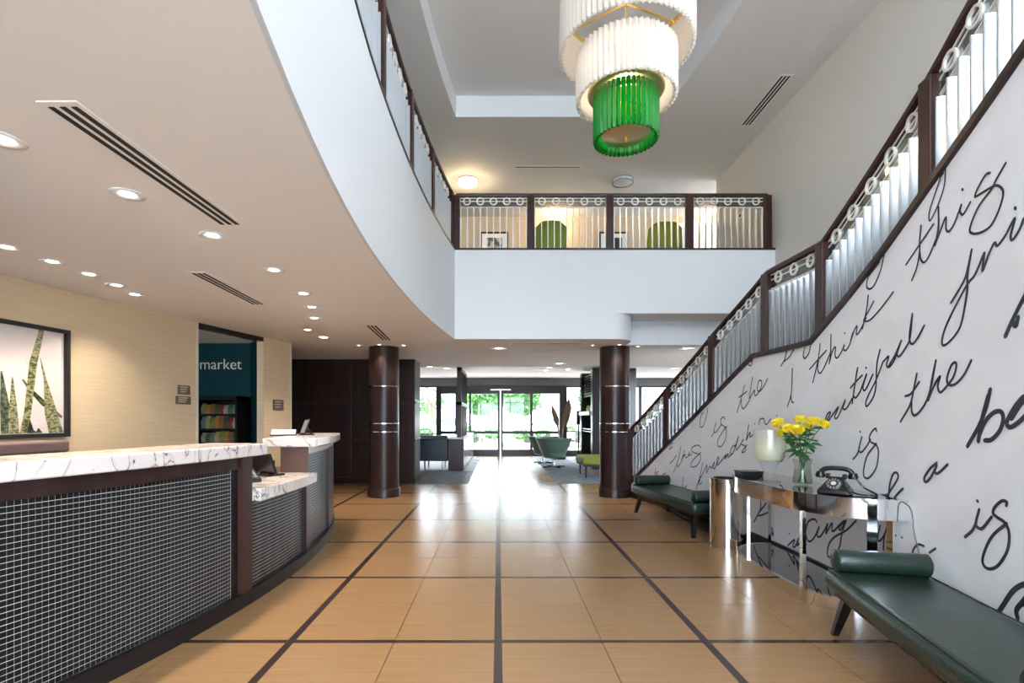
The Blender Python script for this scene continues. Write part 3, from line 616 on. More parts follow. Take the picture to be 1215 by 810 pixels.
# market lettering and snack rack
cu = bpy.data.curves.new('market_text', 'FONT'); cu.body = 'market'; cu.size = .28; cu.extrude = .006; cu.offset = -.003; cu.space_character = 1.0
to = bpy.data.objects.new('market_text', cu); C.objects.link(to); bpy.context.view_layer.update()
me = bpy.data.meshes.new_from_object(to.evaluated_get(bpy.context.evaluated_depsgraph_get())); bpy.data.objects.remove(to)
wx = max(v.co.x for v in me.vertices)-min(v.co.x for v in me.vertices); me.materials.clear(); me.materials.append(mat('brushed_letters', (.55, .50, .42), .35, .5))
mo = link('market_lettering', me); tag(mo, 'raised pale metal letters reading market on the teal wall', 'sign')
p0 = at(236.5, 438, 8.26); mo.location = p0; mo.rotation_euler = (PI/2, 0, 0); kx = (285.5-236.5)*8.26/F/wx; mo.scale = (kx, kx*1.05, 1)
rackm = mat('rack_black', (.010, .010, .010), .7, spec=.1); rk = empty('snack_rack', (-4.4, 8.1, 0), 'black display rack filled with snack bags under the market lettering', 'rack')
ra, rb_ = at(240, 470, 8.0).x, at(288, 470, 8.0).x; rtop = H+27*8.0/F
for x in (ra, rb_-.03): MB().box(x, x+.03, 7.82, 8.25, 0, rtop).build('side_panel', rackm, rk)
MB().box(ra, rb_, 8.22, 8.25, 0, rtop).build('back_panel', rackm, rk); MB().box(ra, rb_, 7.82, 8.25, rtop-.06, rtop).build('header', rackm, rk)
cols = [rgb(*c) for c in ((150, 160, 90), (190, 185, 165), (200, 150, 60), (90, 120, 80), (170, 110, 70), (120, 150, 140), (80, 100, 60), (200, 190, 120), (160, 70, 50))]
sn = [mat('snack_bag_%d' % i, tuple(q*.4 for q in c), .5, spec=.2) for i, c in enumerate(cols)]
names_ = ['olive', 'cream', 'amber', 'leaf green', 'rust', 'sea green', 'moss', 'straw', 'brick red']; tier_n = ['top', 'middle', 'bottom visible']
for r, (py, hh) in enumerate(((491, 13), (508, 15), (524, 13))):
    zs_ = H-(py-CY)*8.0/F
    MB().box(ra+.03, rb_-.03, 7.85, 8.22, zs_-.03, zs_).build('shelf', rackm, rk)
    n = 8
    for k in range(n):
        ci = (k*2+r*5) % 9; wq = (rb_-ra-.08)/n; x = ra+.04+wq*k; h_ = hh*8.0/F*random.uniform(.8, 1)
        mb = MB(); 
        mb.add([(x+.004, 7.90, zs_), (x+wq-.004, 7.90, zs_), (x+wq-.004, 7.98, zs_), (x+.004, 7.98, zs_), (x, 7.89, zs_+h_*.5), (x+wq-.002, 7.89, zs_+h_*.5), (x+wq-.002, 7.99, zs_+h_*.5), (x, 7.99, zs_+h_*.5),
                (x+.004, 7.935, zs_+h_), (x+wq-.004, 7.935, zs_+h_), (x+wq-.004, 7.945, zs_+h_), (x+.004, 7.945, zs_+h_)],
               [(0, 3, 2, 1), (8, 9, 10, 11)]+[(a+q, a+(q+1) % 4, a+4+(q+1) % 4, a+4+q) for a in (0, 4) for q in range(4)])
        tag(mb.build('snack_bag', sn[ci], smooth=False), '%s snack bag on the %s shelf of the black rack' % (names_[ci], tier_n[r]), 'snack bag', 'snack bags on the market rack')

# ------------------------------------------------------------------ leather benches
def bench(cx, cy, ux, uy, label):
    e = empty('leather_bench', (cx, cy, 0), label, 'bench', 'green leather benches', rz=math.atan2(uy, ux)); Lh, W = .85, .28
    cs = MB().box(-Lh, Lh, -W, W, .27, .39); c = cs.build('seat_cushion', leather, e, True, .045, True, seg=5)
    for z in (.372,):
        for y in (-W+.022, W-.022): MB().tube([(x, y, .388) for x in frange(-Lh+.03, Lh-.03, 6)], .004, 6).build('piping', piping, e, True, local=True)
        for x in (-Lh+.022, Lh-.022): MB().tube([(x, y, .388) for y in frange(-W+.03, W-.03, 6)], .004, 6).build('piping', piping, e, True, local=True)
    MB().box(-Lh+.05, Lh-.05, -W+.05, W-.05, .235, .275).build('seat_frame', black, e, local=True)
    for x in (-1, 1):
        for y in (-1, 1):
            p = Vector((x*(Lh-.14), y*(W-.09), .25)); q = Vector((x*(Lh-.07), y*(W-.04), 0)); mb = MB(); v = []
            for r, s_ in ((p, .028), (q, .018)): v += [(r.x-s_, r.y-s_, r.z), (r.x+s_, r.y-s_, r.z), (r.x+s_, r.y+s_, r.z), (r.x-s_, r.y+s_, r.z)]
            mb.add(v, [(0, 1, 2, 3), (4, 7, 6, 5)]+[(i, (i+1) % 4, 4+(i+1) % 4, 4+i) for i in range(4)]).build('leg', black, e, local=True)
        b = MB().lathe([(.0, -.255), (.045, -.252), (.06, -.24), (.066, -.22), (.066, .22), (.06, .24), (.045, .252), (0, .255)], 28, Matrix.Translation((x*.77, 0, .455)) @ Matrix.Rotation(PI/2, 4, 'X'))
        bo = b.build('bolster', leather, e, True, local=True)
        for y in (-.236, .236): 
            pts = [(x*.77+.063*math.cos(a), y, .455+.063*math.sin(a)) for a in frange(0, 2*PI, 25)]
            MB().tube(pts, .004, 6).build('bolster_piping', piping, bo, True, local=True)
    return e
bench(2.097, 2.309, -.23, -.973, 'dark green leather bench with bolsters in front of the chrome console table')
bench(2.278, 6.47, .142, -.99, 'dark green leather bench with bolsters beside the stair foot and chrome bin')

# ------------------------------------------------------------------ console table and what stands on it
con = empty('console_table', (2.4, 4.2, 0), 'bow fronted chrome console table with black glass top against the mural wall', 'console table')
def outline(ins, n=12):
    xf = 2.12+ins; P = []
    for a in frange(0, PI/2, n): P.append((2.62-(2.62-xf)*math.sin(a), 3.88-(.59-ins)*math.cos(a)))
    for a in frange(0, PI/2, n): P.append((2.62-(2.62-xf)*math.cos(a), 4.52+(.59-ins)*math.sin(a)))
    return P
def dshape(mb, ins, z0, z1):
    P = outline(ins); P = P+[(2.655, P[-1][1]), (2.655, P[0][1])]; return mb.prism(P[::-1], z0, z1)
Pt = outline(0); Pi = outline(.025)
dshape(MB(), .004, .775, .788).build('glass_top', mat('black_glass', (.01, .01, .011), .03, coat=1), con)
ap_ = MB().sweep(Pt, [(0, .655), (-.02, .655), (-.02, .7895), (0, .7895)]).build('apron', chrome, con, True)
dshape(MB(), .05, .082, .092).build('base_shelf', MATS['black_glass'], con)
MB().sweep(outline(.045), [(0, 0), (-.03, 0), (-.03, .095), (0, .095)]).build('base_rim', chrome, con, True)
for x, y, a in ((2.175, 4.47, -.35), (2.17, 3.66, -.2), (2.45, 3.37, 1.1), (2.6, 4.9, 0), (2.6, 3.4, 0)):
    MB().box(-.012, .012, -.028, .028, .09, .66, rotz(x, y, 0, a)).build('leg', chrome, con)
TZ = .789
bn = empty('chrome_bin', (2.33, 5.22, 0), 'polished steel cylindrical waste bin between bench and console table', 'bin')
MB().lathe([(.17, .012), (.17, .70)], 40).build('body', mat('polished_steel', (.72, .68, .62), .12, 1), bn, True, local=True)
MB().lathe([(.172, 0), (.176, 0), (.176, .025), (.17, .025)], 40).build('foot_ring', chrome, bn, True, local=True); MB().lathe([(.14, .69), (.14, .713), (.176, .713), (.176, .69)], 40).build('rim', chrome, bn, True, local=True)
MB().lathe([(.0, .66), (.139, .66), (.139, .70)], 32).build('liner', blackm, bn, True, local=True)
# hurricane lamp
hl = empty('glass_lamp', (2.29, 4.34, TZ), 'clear footed glass hurricane with pale yellow frosted bowl on the console', 'lamp')
MB().lathe([(.085, 0), (.088, .006), (.06, .02), (.045, .06), (.05, .10), (.075, .15), (.09, .175)], 32).build('foot', clear, hl, True, local=True)
MB().lathe([(.0, .165), (.07, .168), (.10, .19), (.115, .25), (.117, .33), (.0, .332)], 36).build('candle_wax', translucent('pale_wax', (.96, .95, .72), .3, .5, .10), hl, True, local=True)
MB().lathe([(.08, .168), (.108, .19), (.122, .25), (.124, .34), (.122, .43), (.12, .43), (.122, .34), (.12, .25), (.106, .193), (.078, .172)], 36).build('bowl', translucent('frosted_glass', (.97, .97, .95), .2, .6, .72), hl, True, local=True)
# box
e = empty('black_box', (2.33, 4.78, TZ), 'small black lacquer box lying at the end of the console', 'box')
MB().box(-.10, .10, -.07, .07, 0, .028).build('body', black, e, bevel=.003, local=True); MB().box(-.105, .105, -.075, .075, .028, .042).build('lid', black, e, bevel=.003, local=True)
# vase with roses
vz = empty('glass_vase', (2.415, 4.08, TZ), 'clear glass vase of water on the console table', 'vase')
MB().lathe([(0, .004), (.062, .004), (.07, .012), (.073, .03), (.062, .10), (.058, .15), (.068, .195), (.072, .205), (.069, .205), (.064, .19), (.054, .15), (.058, .10), (.069, .03), (.06, .014), (0, .014)], 32).build('glass', clear, vz, True, local=True)
MB().lathe([(0, .015), (.06, .015), (.068, .03), (.058, .10), (.056, .12), (0, .12)], 28).build('water', pane('vase_water', (.93, .96, .92)), vz, True, local=True)
stem_m = mat('stem_green', (.045, .13, .03), .5); leaf_m = mat('leaf_green', (.035, .13, .035), .45); rose_m = mat('rose_yellow', (.88, .64, .015), .5, var=((.95, .80, .07), (30, 30, 30), 2, .3, .7))
def rose_mesh():
    mb = MB()
    for ring, (n, r, h, tilt) in enumerate(((3, .010, .030, .1), (4, .020, .034, .3), (5, .030, .034, .55), (6, .040, .030, .85))):
        for k in range(n):
            a = 2*PI*k/n+ring*.5; M = Matrix.Rotation(a, 4, 'Z'); v = []; f = []
            wv = 2*PI*r/n*.75+.006
            for i in range(4):
                t = i/3; rr = r*.35+r*.75*t**.8+tilt*.008*t*t; z = h*t-(.006*tilt if t == 1 else 0)
                for s_ in (-1, -.4, .4, 1): v.append(M @ Vector((rr-.25*wv*abs(s_)*.8, s_*wv*(.45+.55*math.sin(PI*min(1, t*.75+.15))), z+(.012 if ring < 3 else .006)-abs(s_)*.004*t)))
            for i in range(3):
                for q in range(3): f.append((i*4+q, i*4+q+1, i*4+q+5, i*4+q+4))
            mb.add(v, f)
    me = mb.mesh('bloom'); me.materials.append(rose_m)
    for p in me.polygons: p.use_smooth = True
    return me
rose_me = rose_mesh()
leaf_me = MB().add([(0, 0, 0), (.02, .014, .006), (.02, -.014, .006), (.045, .012, .004), (.045, -.012, .004), (.065, 0, -.006), (.03, 0, 0)], [(0, 2, 6), (0, 6, 1), (1, 6, 3), (2, 4, 6), (6, 5, 3), (6, 4, 5)]).mesh('leaf'); leaf_me.materials.append(leaf_m)
for k, (px, py, dd) in enumerate(((925, 502, .0), (937, 508, -.07), (949, 498, .04), (947, 511, -.10), (963, 500, .0), (975, 503, -.04), (931, 512, .06), (957, 508, .09))):
    tp = at(px, py+3, 4.08+dd); b = Vector((2.415+.03*math.cos(k*2.4), 4.08+.03*math.sin(k*2.4), TZ+.02)); nk = Vector((2.415-.02*math.cos(k*2.4), 4.08-.02*math.sin(k*2.4), TZ+.2))
    e = empty('yellow_rose', b, {0: 'yellow rose leaning out of the vase toward the glass lamp', 5: 'yellow rose leaning out of the vase toward the telephone', 2: 'topmost upright yellow rose in the glass vase', 3: 'lowest front yellow rose in the glass vase'}.get(k, 'yellow rose with leafy stem among the others in the glass vase'), 'flower', 'yellow roses in the glass vase')
    pts = smoothpts([b, nk, nk.lerp(tp, .55)+Vector((0, 0, .02)), tp]); MB().tube(pts, .0035, 6).build('stem', stem_m, e, True)
    o = bpy.data.objects.new('bloom', rose_me); C.objects.link(o); par(o, e); dr = (tp-nk).normalized(); o.location = tp-dr*.012; o.rotation_euler = dr.to_track_quat('Z', 'Y').to_euler(); s_ = random.uniform(.92, 1.08); o.scale = (s_, s_, s_*1.6)
    for q in range(7):
        t = .15+.11*q+random.uniform(-.03, .03); p = nk.lerp(tp, t) + Vector((0, 0, .02*math.sin(t*3))); o = bpy.data.objects.new('leaf', leaf_me); C.objects.link(o); par(o, e)
        o.location = p; o.rotation_euler = (random.uniform(-.5, .5), random.uniform(-.3, .5), random.uniform(0, 6.28)); s_ = random.uniform(1.2, 1.9); o.scale = (s_, s_, s_)
# rotary telephone
ph = empty('rotary_telephone', (2.36, 3.60, TZ), 'black vintage rotary dial telephone with handset on the console table', 'telephone', rz=-.75)
mb = MB(); rings_ = [(-.095, .095, -.09, .09, 0), (-.095, .095, -.09, .09, .025), (-.07, .07, -.05, .085, .06), (-.045, .045, .0, .075, .10), (-.04, .04, .015, .07, .115)]
for x0, x1, y0, y1, z in rings_: mb.v += [(x0, y0, z), (x1, y0, z), (x1, y1, z), (x0, y1, z)]
for r in range(4):
    for q in range(4): mb.f.append((r*4+q, r*4+(q+1) % 4, r*4+4+(q+1) % 4, r*4+4+q))
mb.f += [(0, 3, 2, 1), (16, 17, 18, 19)]; mb.build('body', black, ph, True, .008, True, seg=3)
Md = Matrix.Translation((0, -.045, .067)) @ Matrix.Rotation(.82, 4, 'X')
dl = MB().lathe([(0, 0), (.05, 0), (.05, .008), (.044, .012), (0, .012)], 28, Md).build('dial', mat('dial_dark', (.03, .03, .03), .2), ph, True, local=True)
MB().lathe([(.030, .012), (.043, .012), (.043, .0145), (.030, .0145)], 28, Md).build('number_ring', mat('dial_ring', (.22, .22, .21), .35), ph, True, local=True)
hole = MB().lathe([(0, .0145), (.0055, .0145), (.0055, .016), (0, .016)], 10)
for k in range(10):
    a = .6+k*.5; o = link('finger_hole', hole.mesh('finger_hole'), ph, local=True); o.data.materials.append(black); o.matrix_local = Md @ Matrix.Translation((.0365*math.cos(a), .0365*math.sin(a), 0))
MB().lathe([(0, .012), (.017, .012), (.017, .017), (0, .017)], 16, Md).build('dial_centre', chrome, ph, True, local=True)
for x in (-.05, .05): MB().box(x-.012, x+.012, .02, .07, .10, .135).build('cradle', black, ph, bevel=.004, local=True)
hs = smoothpts([(-.10, .045, .125), (-.085, .045, .155), (-.045, .045, .172), (.045, .045, .172), (.085, .045, .155), (.10, .045, .125)])
h_ = MB().tube(hs, .016, 10).build('handset', black, ph, True, local=True)
for x in (-.098, .098): MB().lathe([(.0, .10), (.028, .10), (.032, .115), (.024, .14), (0, .145)], 20, Matrix.Translation((x, .045, .005))).build('earpiece', black, ph, True, local=True)
MB().tube(smoothpts([(2.44, 3.52, TZ+.12), (2.47, 3.50, TZ+.075), (2.49, 3.485, TZ+.05), (2.56, 3.47, TZ+.008), (2.50, 3.45, TZ+.008), (2.46, 3.50, TZ+.008), (2.44, 3.58, TZ+.02)]), .006, 6).build('cord', black, ph, True)
tag(MB().tube(smoothpts([(2.58, 3.42, TZ+.006), (2.59, 3.24, .76), (2.59, 3.20, .60), (2.58, 3.14, .45), (2.57, 3.10, .3), (2.56, 3.08, .12)]), .0035, 6).build('phone_cable', black, None, True), 'thin black cable hanging from the console down the mural wall', 'cable')

# ------------------------------------------------------------------ chandelier
ch = empty('chandelier', (1.04, 4.2, 3.55), 'three tiered chandelier of white and green glass rods with brass frame', 'chandelier')
cxh, cyh = 1.043, 4.2
white_rod = translucent('white_glass_rod', (.80, .755, .70), .15, .5, .12); green_rod = translucent('green_glass_rod', (.0, .36, .035), .12, .62, .25)
def rod_mesh(n, L, m, r):
    prof = []; mb = MB(); k = 8
    pts = [(r*(1.15 if i % 2 == 0 else .75)*math.cos(2*PI*i/k), r*(1.15 if i % 2 == 0 else .75)*math.sin(2*PI*i/k)) for i in range(k)]
    mb.prism(pts, .012, L); b = len(mb.v); mb.v.append((0, 0, 0)); mb.f.pop(0); mb.f += [(b, (i+1) % k, i) for i in range(k)]
    me = mb.mesh(n); me.materials.append(m); return me
def tier(name, R_, zlo, zhi, nrod, m, r, lab):
    t = MB().lathe([(R_-.03, zhi-.05), (R_-.012, zhi-.05), (R_-.012, zhi-.02), (R_-.03, zhi-.02)], 48, cx=cxh, cy=cyh).build(name, gold, ch, True); t['label'] = lab
    me = rod_mesh('glass_rod', zhi-zlo, m, r)
    for k in range(nrod):
        a = 2*PI*k/nrod; o = bpy.data.objects.new('glass_rod', me); C.objects.link(o); par(o, t); o.location = (cxh+R_*math.cos(a), cyh+R_*math.sin(a), zlo); o.rotation_euler = (0, 0, a)
    return t
def zc(y, d=4.2): return H-(y-CY)*d/F
tier('green_tier', .245, 3.57, 3.95, 40, green_rod, .0160, 'bright green glass rods')
tier('middle_tier', .385, 3.90, 4.285, 54, white_rod, .0185, 'white frosted glass rods')
tier('top_tier', .52, 4.29, 4.74, 72, white_rod, .0185, 'white frosted glass rods')
MB().lathe([(0, 3.615), (.03, 3.61), (.19, 3.625), (.20, 3.635), (0, 3.64)], 40, cx=cxh, cy=cyh).build('bottom_disc', mat('perforated_brass', (.80, .64, .36), .35, .9), ch, True)
MB().lathe([(0, 3.57), (.016, 3.58), (.016, 3.60), (.006, 3.61), (.006, 3.62)], 12, cx=cxh, cy=cyh).build('finial', gold, ch, True)
MB().lathe([(0, 3.965), (.30, 3.965), (.31, 3.975), (.0, 3.985)], 40, cx=cxh, cy=cyh).build('middle_disc', MATS['perforated_brass'], ch, True)
MB().tube([(cxh, cyh, 3.62), (cxh, cyh, ZCOF)], .012, 8).build('stem', gold, ch, True)
MB().lathe([(.0, ZCOF-.05), (.09, ZCOF-.05), (.11, ZCOF-.01), (.11, ZCOF)], 24, cx=cxh, cy=cyh).build('canopy', gold, ch, True)
for rr, z in ((.24, 3.915), (.38, 4.25), (.51, 4.705)):
    for k in range(3): 
        a = .4+k*2*PI/3; MB().tube([(cxh, cyh, z), (cxh+rr*math.cos(a), cyh+rr*math.sin(a), z)], .01, 6).build('spoke', gold, ch)
bulb_m = mat('lit_bulb', (1, .9, .75), .4, emit=25)
for k in range(5):
    a = k*2*PI/5; MB().lathe([(0, 0), (.014, .01), (.016, .03), (.006, .07), (0, .075)], 10, Matrix.Translation((cxh+.2*math.cos(a), cyh+.2*math.sin(a), 4.05))).build('bulb', bulb_m, ch, True)
for k in range(3):
    a = .5+k*2*PI/3; MB().lathe([(0, 0), (.012, .01), (.014, .03), (.005, .06), (0, .065)], 10, Matrix.Translation((cxh+.1*math.cos(a), cyh+.1*math.sin(a), 3.68))).build('bulb', bulb_m, ch, True)
def point(x, y, z, e_, col=(1, .86, .70), r=.05, parent=None):
    l = bpy.data.lights.new('bulb_light', 'POINT'); l.energy = e_; l.color = col; l.shadow_soft_size = r; o = bpy.data.objects.new('bulb_light', l); C.objects.link(o); o.location = (x, y, z)
    if parent is not None: par(o, parent)
point(cxh, cyh, 4.12, 1.3, parent=ch); point(cxh, cyh, 4.5, 1.7, parent=ch); point(cxh, cyh, 3.78, 2, (1, .95, .85), parent=ch)

# ------------------------------------------------------------------ downlights, vents, ceiling lamps
trim_me = MB().lathe([(.036, .012), (.040, .0), (.060, -.006), (.085, -.004), (.085, 0)], 28).mesh('trim_ring'); trim_me.materials.append(white_pl)
lens_me = MB().lathe([(0, -.001), (.038, -.001), (.038, .003), (0, .003)], 24).mesh('lens'); lens_me.materials.append(lens_m)
for p in trim_me.polygons: p.use_smooth = True
def downlight(x, y, z, label, energy=22, scale=1, spot=True, group='recessed ceiling downlights', size=1.75, col=(1, .87, .72)):
    e = empty('downlight', (x, y, z), label, 'downlight', group)
    for n, me in (('trim_ring', trim_me), ('lens', lens_me)):
        o = bpy.data.objects.new(n, me); C.objects.link(o); o.parent = e; o.scale = (scale, scale, 1); o.location = (0, 0, -.001)
    if spot:
        l = bpy.data.lights.new('lamp', 'SPOT'); l.energy = energy*.7; l.color = col; l.spot_size = size; l.spot_blend = .6; l.shadow_soft_size = .04
        o = bpy.data.objects.new('lamp', l); C.objects.link(o); o.parent = e; o.location = (0, 0, -.012)
DL = [((3, 165), 'recessed downlight over the reception desk, before the long slot vent'), ((151, 230), 'recessed downlight beside the long slot vent over the reception'), ((252, 279), 'recessed downlight at the end of the long slot vent'),
      ((325, 320), 'recessed downlight between the slot vent and the balcony edge')]
for (p, lb) in DL: q = atz(*p, ZC); downlight(q.x, q.y, ZC, lb, 45, group=None)
for p in ((360, 348), (370, 364), (373, 377), (365, 391)): q = atz(*p, ZC); downlight(q.x, q.y, ZC, '%s downlight from the wood wall in the row beside the column' % {360: 'fourth', 370: 'third', 373: 'second', 365: 'first'}[p[0]], 40, group='downlights in a row before the wood wall')
for p in ((8, 293), (62, 310), (106, 325), (138, 338), (160, 349)): q = atz(*p, ZC); downlight(q.x, q.y, ZC, '%s downlight from the market opening in the row along the beige wall' % {8: 'fifth', 62: 'fourth', 106: 'third', 138: 'second', 160: 'first'}[p[0]], 30, group='wall washing downlights along the beige wall', size=2.0)
q = atz(384, 400, ZC); downlight(q.x, q.y, ZC, 'wide recessed downlight behind the row before the wood wall', 40, 1.5, group=None)
for x, y, lb in ((-1.945-.36, 8.5, 'left wood wall column'), (-1.945+.38, 8.5, 'left wood wall column'), (-1.945, 8.42, 'left wood wall column'), (1.987-.42, 8.5, 'stair foot column'), (1.987+.36, 8.62, 'stair foot column'), (1.987, 8.42, 'stair foot column')):
    downlight(x, y, ZC, 'small bright downlight beside the head of the %s' % lb.replace('left ', ''), 26, .6, group='small downlights around the columns', size=1.3)
for (p, lb) in (((592, 413), 'wide flat downlight under the back balcony'), ((815, 413), 'wide flat downlight under the balcony beside the stair railing'), ((664, 431), 'wide flat downlight before the entrance ceiling step')):
    q = atz(*p, ZC); downlight(q.x, q.y, ZC, lb, 30, 1.6, group=None)
for p in ((652, 436), (648, 439), (674, 438), (530, 437), (510, 435), (800, 437)):
    q = atz(*p, 2.77); downlight(q.x, q.y, 2.77, 'wide flat downlight in the raised entrance ceiling', 25, 1.6, group='downlights in the entrance ceiling')
slot_m = mat('slot_black', (.01, .009, .009), .7)
def vent(p0, p1, z, width, label, n=3):
    a = Vector(p0); b = Vector(p1); L_ = (b-a).length; M = rotz(a.x, a.y, z, math.atan2(b.y-a.y, b.x-a.x))
    e = empty('ceiling_vent', (a.x, a.y, z), label, 'vent')
    MB().box(0, L_, -width/2, width/2, -.006, 0, M).build('frame', ceil_m, e, bevel=.002)
    for k in range(n):
        y = -width/2+width*(k+.75)/(n+.5); MB().box(.03, L_-.03, y-width*.075, y+width*.075, -.0085, -.004, M).build('slot', slot_m, e)
def V2(px, py, z): q = atz(px, py, z); return (q.x, q.y)
vent(V2(66, 119, ZC), V2(276, 267, ZC), ZC, .16, 'long linear slot vent in the ceiling above the reception desk'); vent(V2(233, 322, ZC), V2(308, 361, ZC), ZC, .15, 'linear slot vent in the ceiling near the market opening')
vent(V2(440, 385, ZC), V2(459, 403, ZC), ZC, .17, 'short slot vent in the ceiling before the wood column'); vent(V2(605, 407, ZC), V2(694, 407, ZC), ZC, .10, 'slot vent along the ceiling under the back balcony', 1)
vent((V2(609, 198, ZU)), (V2(690, 198, ZU)), ZU, .12, 'straight slot vent in the upper ceiling over the back balcony', 1); vent(V2(884, 149, ZU), V2(934, 88, ZU), ZU, .17, 'slot vent in the upper ceiling beside the right wall')
def drum(px, py, lit, label):
    q = atz(px, py-4, ZU-.02); e = empty('flush_ceiling_lamp', (q.x, q.y, ZU), label, 'ceiling lamp')
    MB().lathe([(.0, -.09), (.13, -.085), (.18, -.06), (.185, -.02)], 32).build('diffuser', mat('lit_diffuser', (1, .85, .6), .5, emit=5) if lit else mat('opal_glass', (.75, .74, .70), .3), e, True, local=True)
    MB().lathe([(.185, -.075), (.20, -.075), (.20, -.06), (.185, -.06)], 32).build('rim', steel, e, True, local=True); MB().lathe([(.19, -.02), (.20, -.02), (.20, 0), (.0, 0)], 32).build('base_ring', steel, e, True, local=True)
    for k in range(3): a = k*2.1; MB().box(-.008, .008, -.008, .008, -.07, -.01, Matrix.Translation((.193*math.cos(a), .193*math.sin(a), 0))).build('strut', steel, e, local=True)
    if lit: point(q.x, q.y, ZU-.16, 14, (1, .75, .42), .1, e)
drum(555, 219, True, 'lit round flush ceiling lamp glowing warm over the back balcony'); drum(739, 218, False, 'unlit round flush ceiling lamp over the back balcony')

# ------------------------------------------------------------------ upper hall furnishings
def hallpic(x0, x1, y0, label, dark):
    d = 11.66; a = at(x0, y0, d); b = at(x1, y0, d); zlo = a.z-.75; e = empty('framed_picture', (a.x, d, zlo), label, 'picture'); w_ = .035
    for q in ((a.x, a.x+w_, zlo, a.z), (b.x-w_, b.x, zlo, a.z), (a.x, b.x, a.z-w_, a.z), (a.x, b.x, zlo, zlo+w_)): MB().box(q[0], q[1], d-.01, d+.04, q[2], q[3]).build('frame_bar', blackm, e)
    MB().box(a.x+.02, b.x-.02, d+.01, d+.02, zlo+.02, a.z-.02).build('mat_board', white_pl, e)
    MB().box(a.x+.13, b.x-.13, d+.003, d+.01, zlo+.13, a.z-.13).build('print', mat('photo_dark', (.02, .02, .02), .4) if dark else mat('photo_grey', (.4, .4, .38), .5, var=((.06, .06, .05), (9, 9, 9), 3, .45, .55)), e)
hallpic(570, 603, 275, 'black framed leaf print on the upper hall wall', False); hallpic(711, 745, 275, 'black framed dark print on the upper hall wall', True)
green_f = mat('lime_fabric', (.26, .32, .04), .8); sage_f = mat('sage_leather', (.07, .125, .095), .4)
def wing(px, d, label, w_=.62, hz=.95):
    q = at(px, 300, d); e = empty('lounge_chair', (q.x, d, ZFL), label, 'chair', 'lime chairs on the balcony')
    mb = MB(); P = []
    for z, s_, t in ((.28, .8, 0), (.6, .95, .04), (hz-.08, .86, .10), (hz, .6, .12)):
        for a in frange(0, PI, 11): P.append((math.cos(a)*w_/2*s_, -math.sin(a)*.2*s_-t, z))
        for a in frange(PI, 0, 11): P.append((math.cos(a)*(w_/2-.06)*s_, -math.sin(a)*.13*s_-t, z))
    for i in range(3):
        for k in range(22): mb.f.append((i*22+k, i*22+(k+1) % 22, i*22+22+(k+1) % 22, i*22+22+k))
    mb.f += [tuple(range(22)), tuple(range(66, 88))]; mb.v = P
    mb.build('backrest', green_f, e, True, local=True)
    MB().box(-w_/2+.06, w_/2-.06, -.1, .45, .28, .44).build('seat', green_f, e, True, .04, True, seg=3)
    for x in (-.22, .22):
        for y in (-.08, .38): MB().lathe([(.012, 0), (.02, .28)], 10, Matrix.Translation((x, y, 0))).build('leg', blackm, e, local=True)
wing(653, 8.9, 'lime upholstered lounge chair before the lit sconce on the balcony', .62, 1.0); wing(787, 8.9, 'lime upholstered lounge chair behind the third railing panel of the balcony', .66, .98)
q = at(659, 270, 11.6); e = empty('wall_sconce', (q.x, 11.6, q.z), 'lit wall sconce behind the lime lounge chair', 'wall lamp')
MB().lathe([(.05, -.12), (.10, .08), (.095, .08), (.045, -.11)], 20).build('shade', mat('lit_shade', (1, .82, .5), .5, emit=4), e, True, local=True); MB().box(-.03, .03, 0, .10, -.12, -.05).build('bracket', steel, e, local=True); point(q.x, 11.35, q.z+.1, 10, (1, .72, .38), .08, e)
q = at(838, 262, 11.6); e = empty('wall_sconce', (q.x, 11.6, q.z), 'lit wall sconce in the corridor behind the last railing panel', 'wall lamp')
MB().lathe([(.05, -.10), (.09, .08), (.085, .08), (.045, -.09)], 20).build('shade', MATS['lit_shade'], e, True, local=True); MB().box(-.03, .03, 0, .10, -.1, -.04).build('bracket', steel, e, local=True); point(q.x, 11.35, q.z, 8, (1, .72, .38), .08, e)
dx = at(827, 262, 11.68).x; dr_ = struct(MB().box(dx-.5, dx+.45, 11.66, 11.7, ZFL, ZFL+2.1).build('door_2', white_pl)); 
for a, b in ((dx-.4, dx-.05), (dx+.02, dx+.36)):
    for z in (.3, 1.15): MB().box(a, b, 11.645, 11.662, ZFL+z, ZFL+z+.7).build('panel', white_pl, dr_, bevel=.006)
t_ = H+(CY-256)*8.9/F; e = empty('wall_thermostat', (XR, 8.9, t_), 'small white thermostat on the right wall behind the balcony railing', 'thermostat'); MB().box(XR-.03, XR-.001, 8.84, 8.96, t_-.06, t_+.06).build('case', white_pl, e, bevel=.006); MB().box(XR-.033, XR-.03, 8.87, 8.93, t_-.02, t_+.03).build('display', black, e)

# ------------------------------------------------------------------ lobby furniture toward the entrance
scn = empty('slatted_screen', (-.88, 13.1, 0), 'dark wood lattice screen on a half wall by the entrance', 'screen')
MB().box(-1.27, -.88, 13.1, 17.9, 0, .80).build('half_wall', darkwood, scn); MB().box(-1.29, -.86, 13.08, 17.9, .80, .84).build('cap', paint, scn)
MB().box(-.878, -.872, 13.14, 17.9, .05, .79).build('side_panel', mat('gloss_panel', (.30, .30, .31), .15), scn)
for y in (13.12, 13.85, 14.55, 15.3): MB().box(-1.05, -.93, y, y+.07, .84, 2.62).build('post', darkwood, scn)
for z in (2.55, 1.66): MB().box(-1.05, -.93, 13.12, 15.37, z, z+.09).build('rail', darkwood, scn)
for y in (13.35, 13.6, 14.1, 14.33, 14.8, 15.05): MB().box(-1.02, -.96, y, y+.03, .84, 2.55).build('slat', darkwood, scn)
sf = empty('lobby_sofa', (-1.75, 13.6, 0), 'dark blue lobby sofa seen from behind beside the lattice screen', 'sofa')
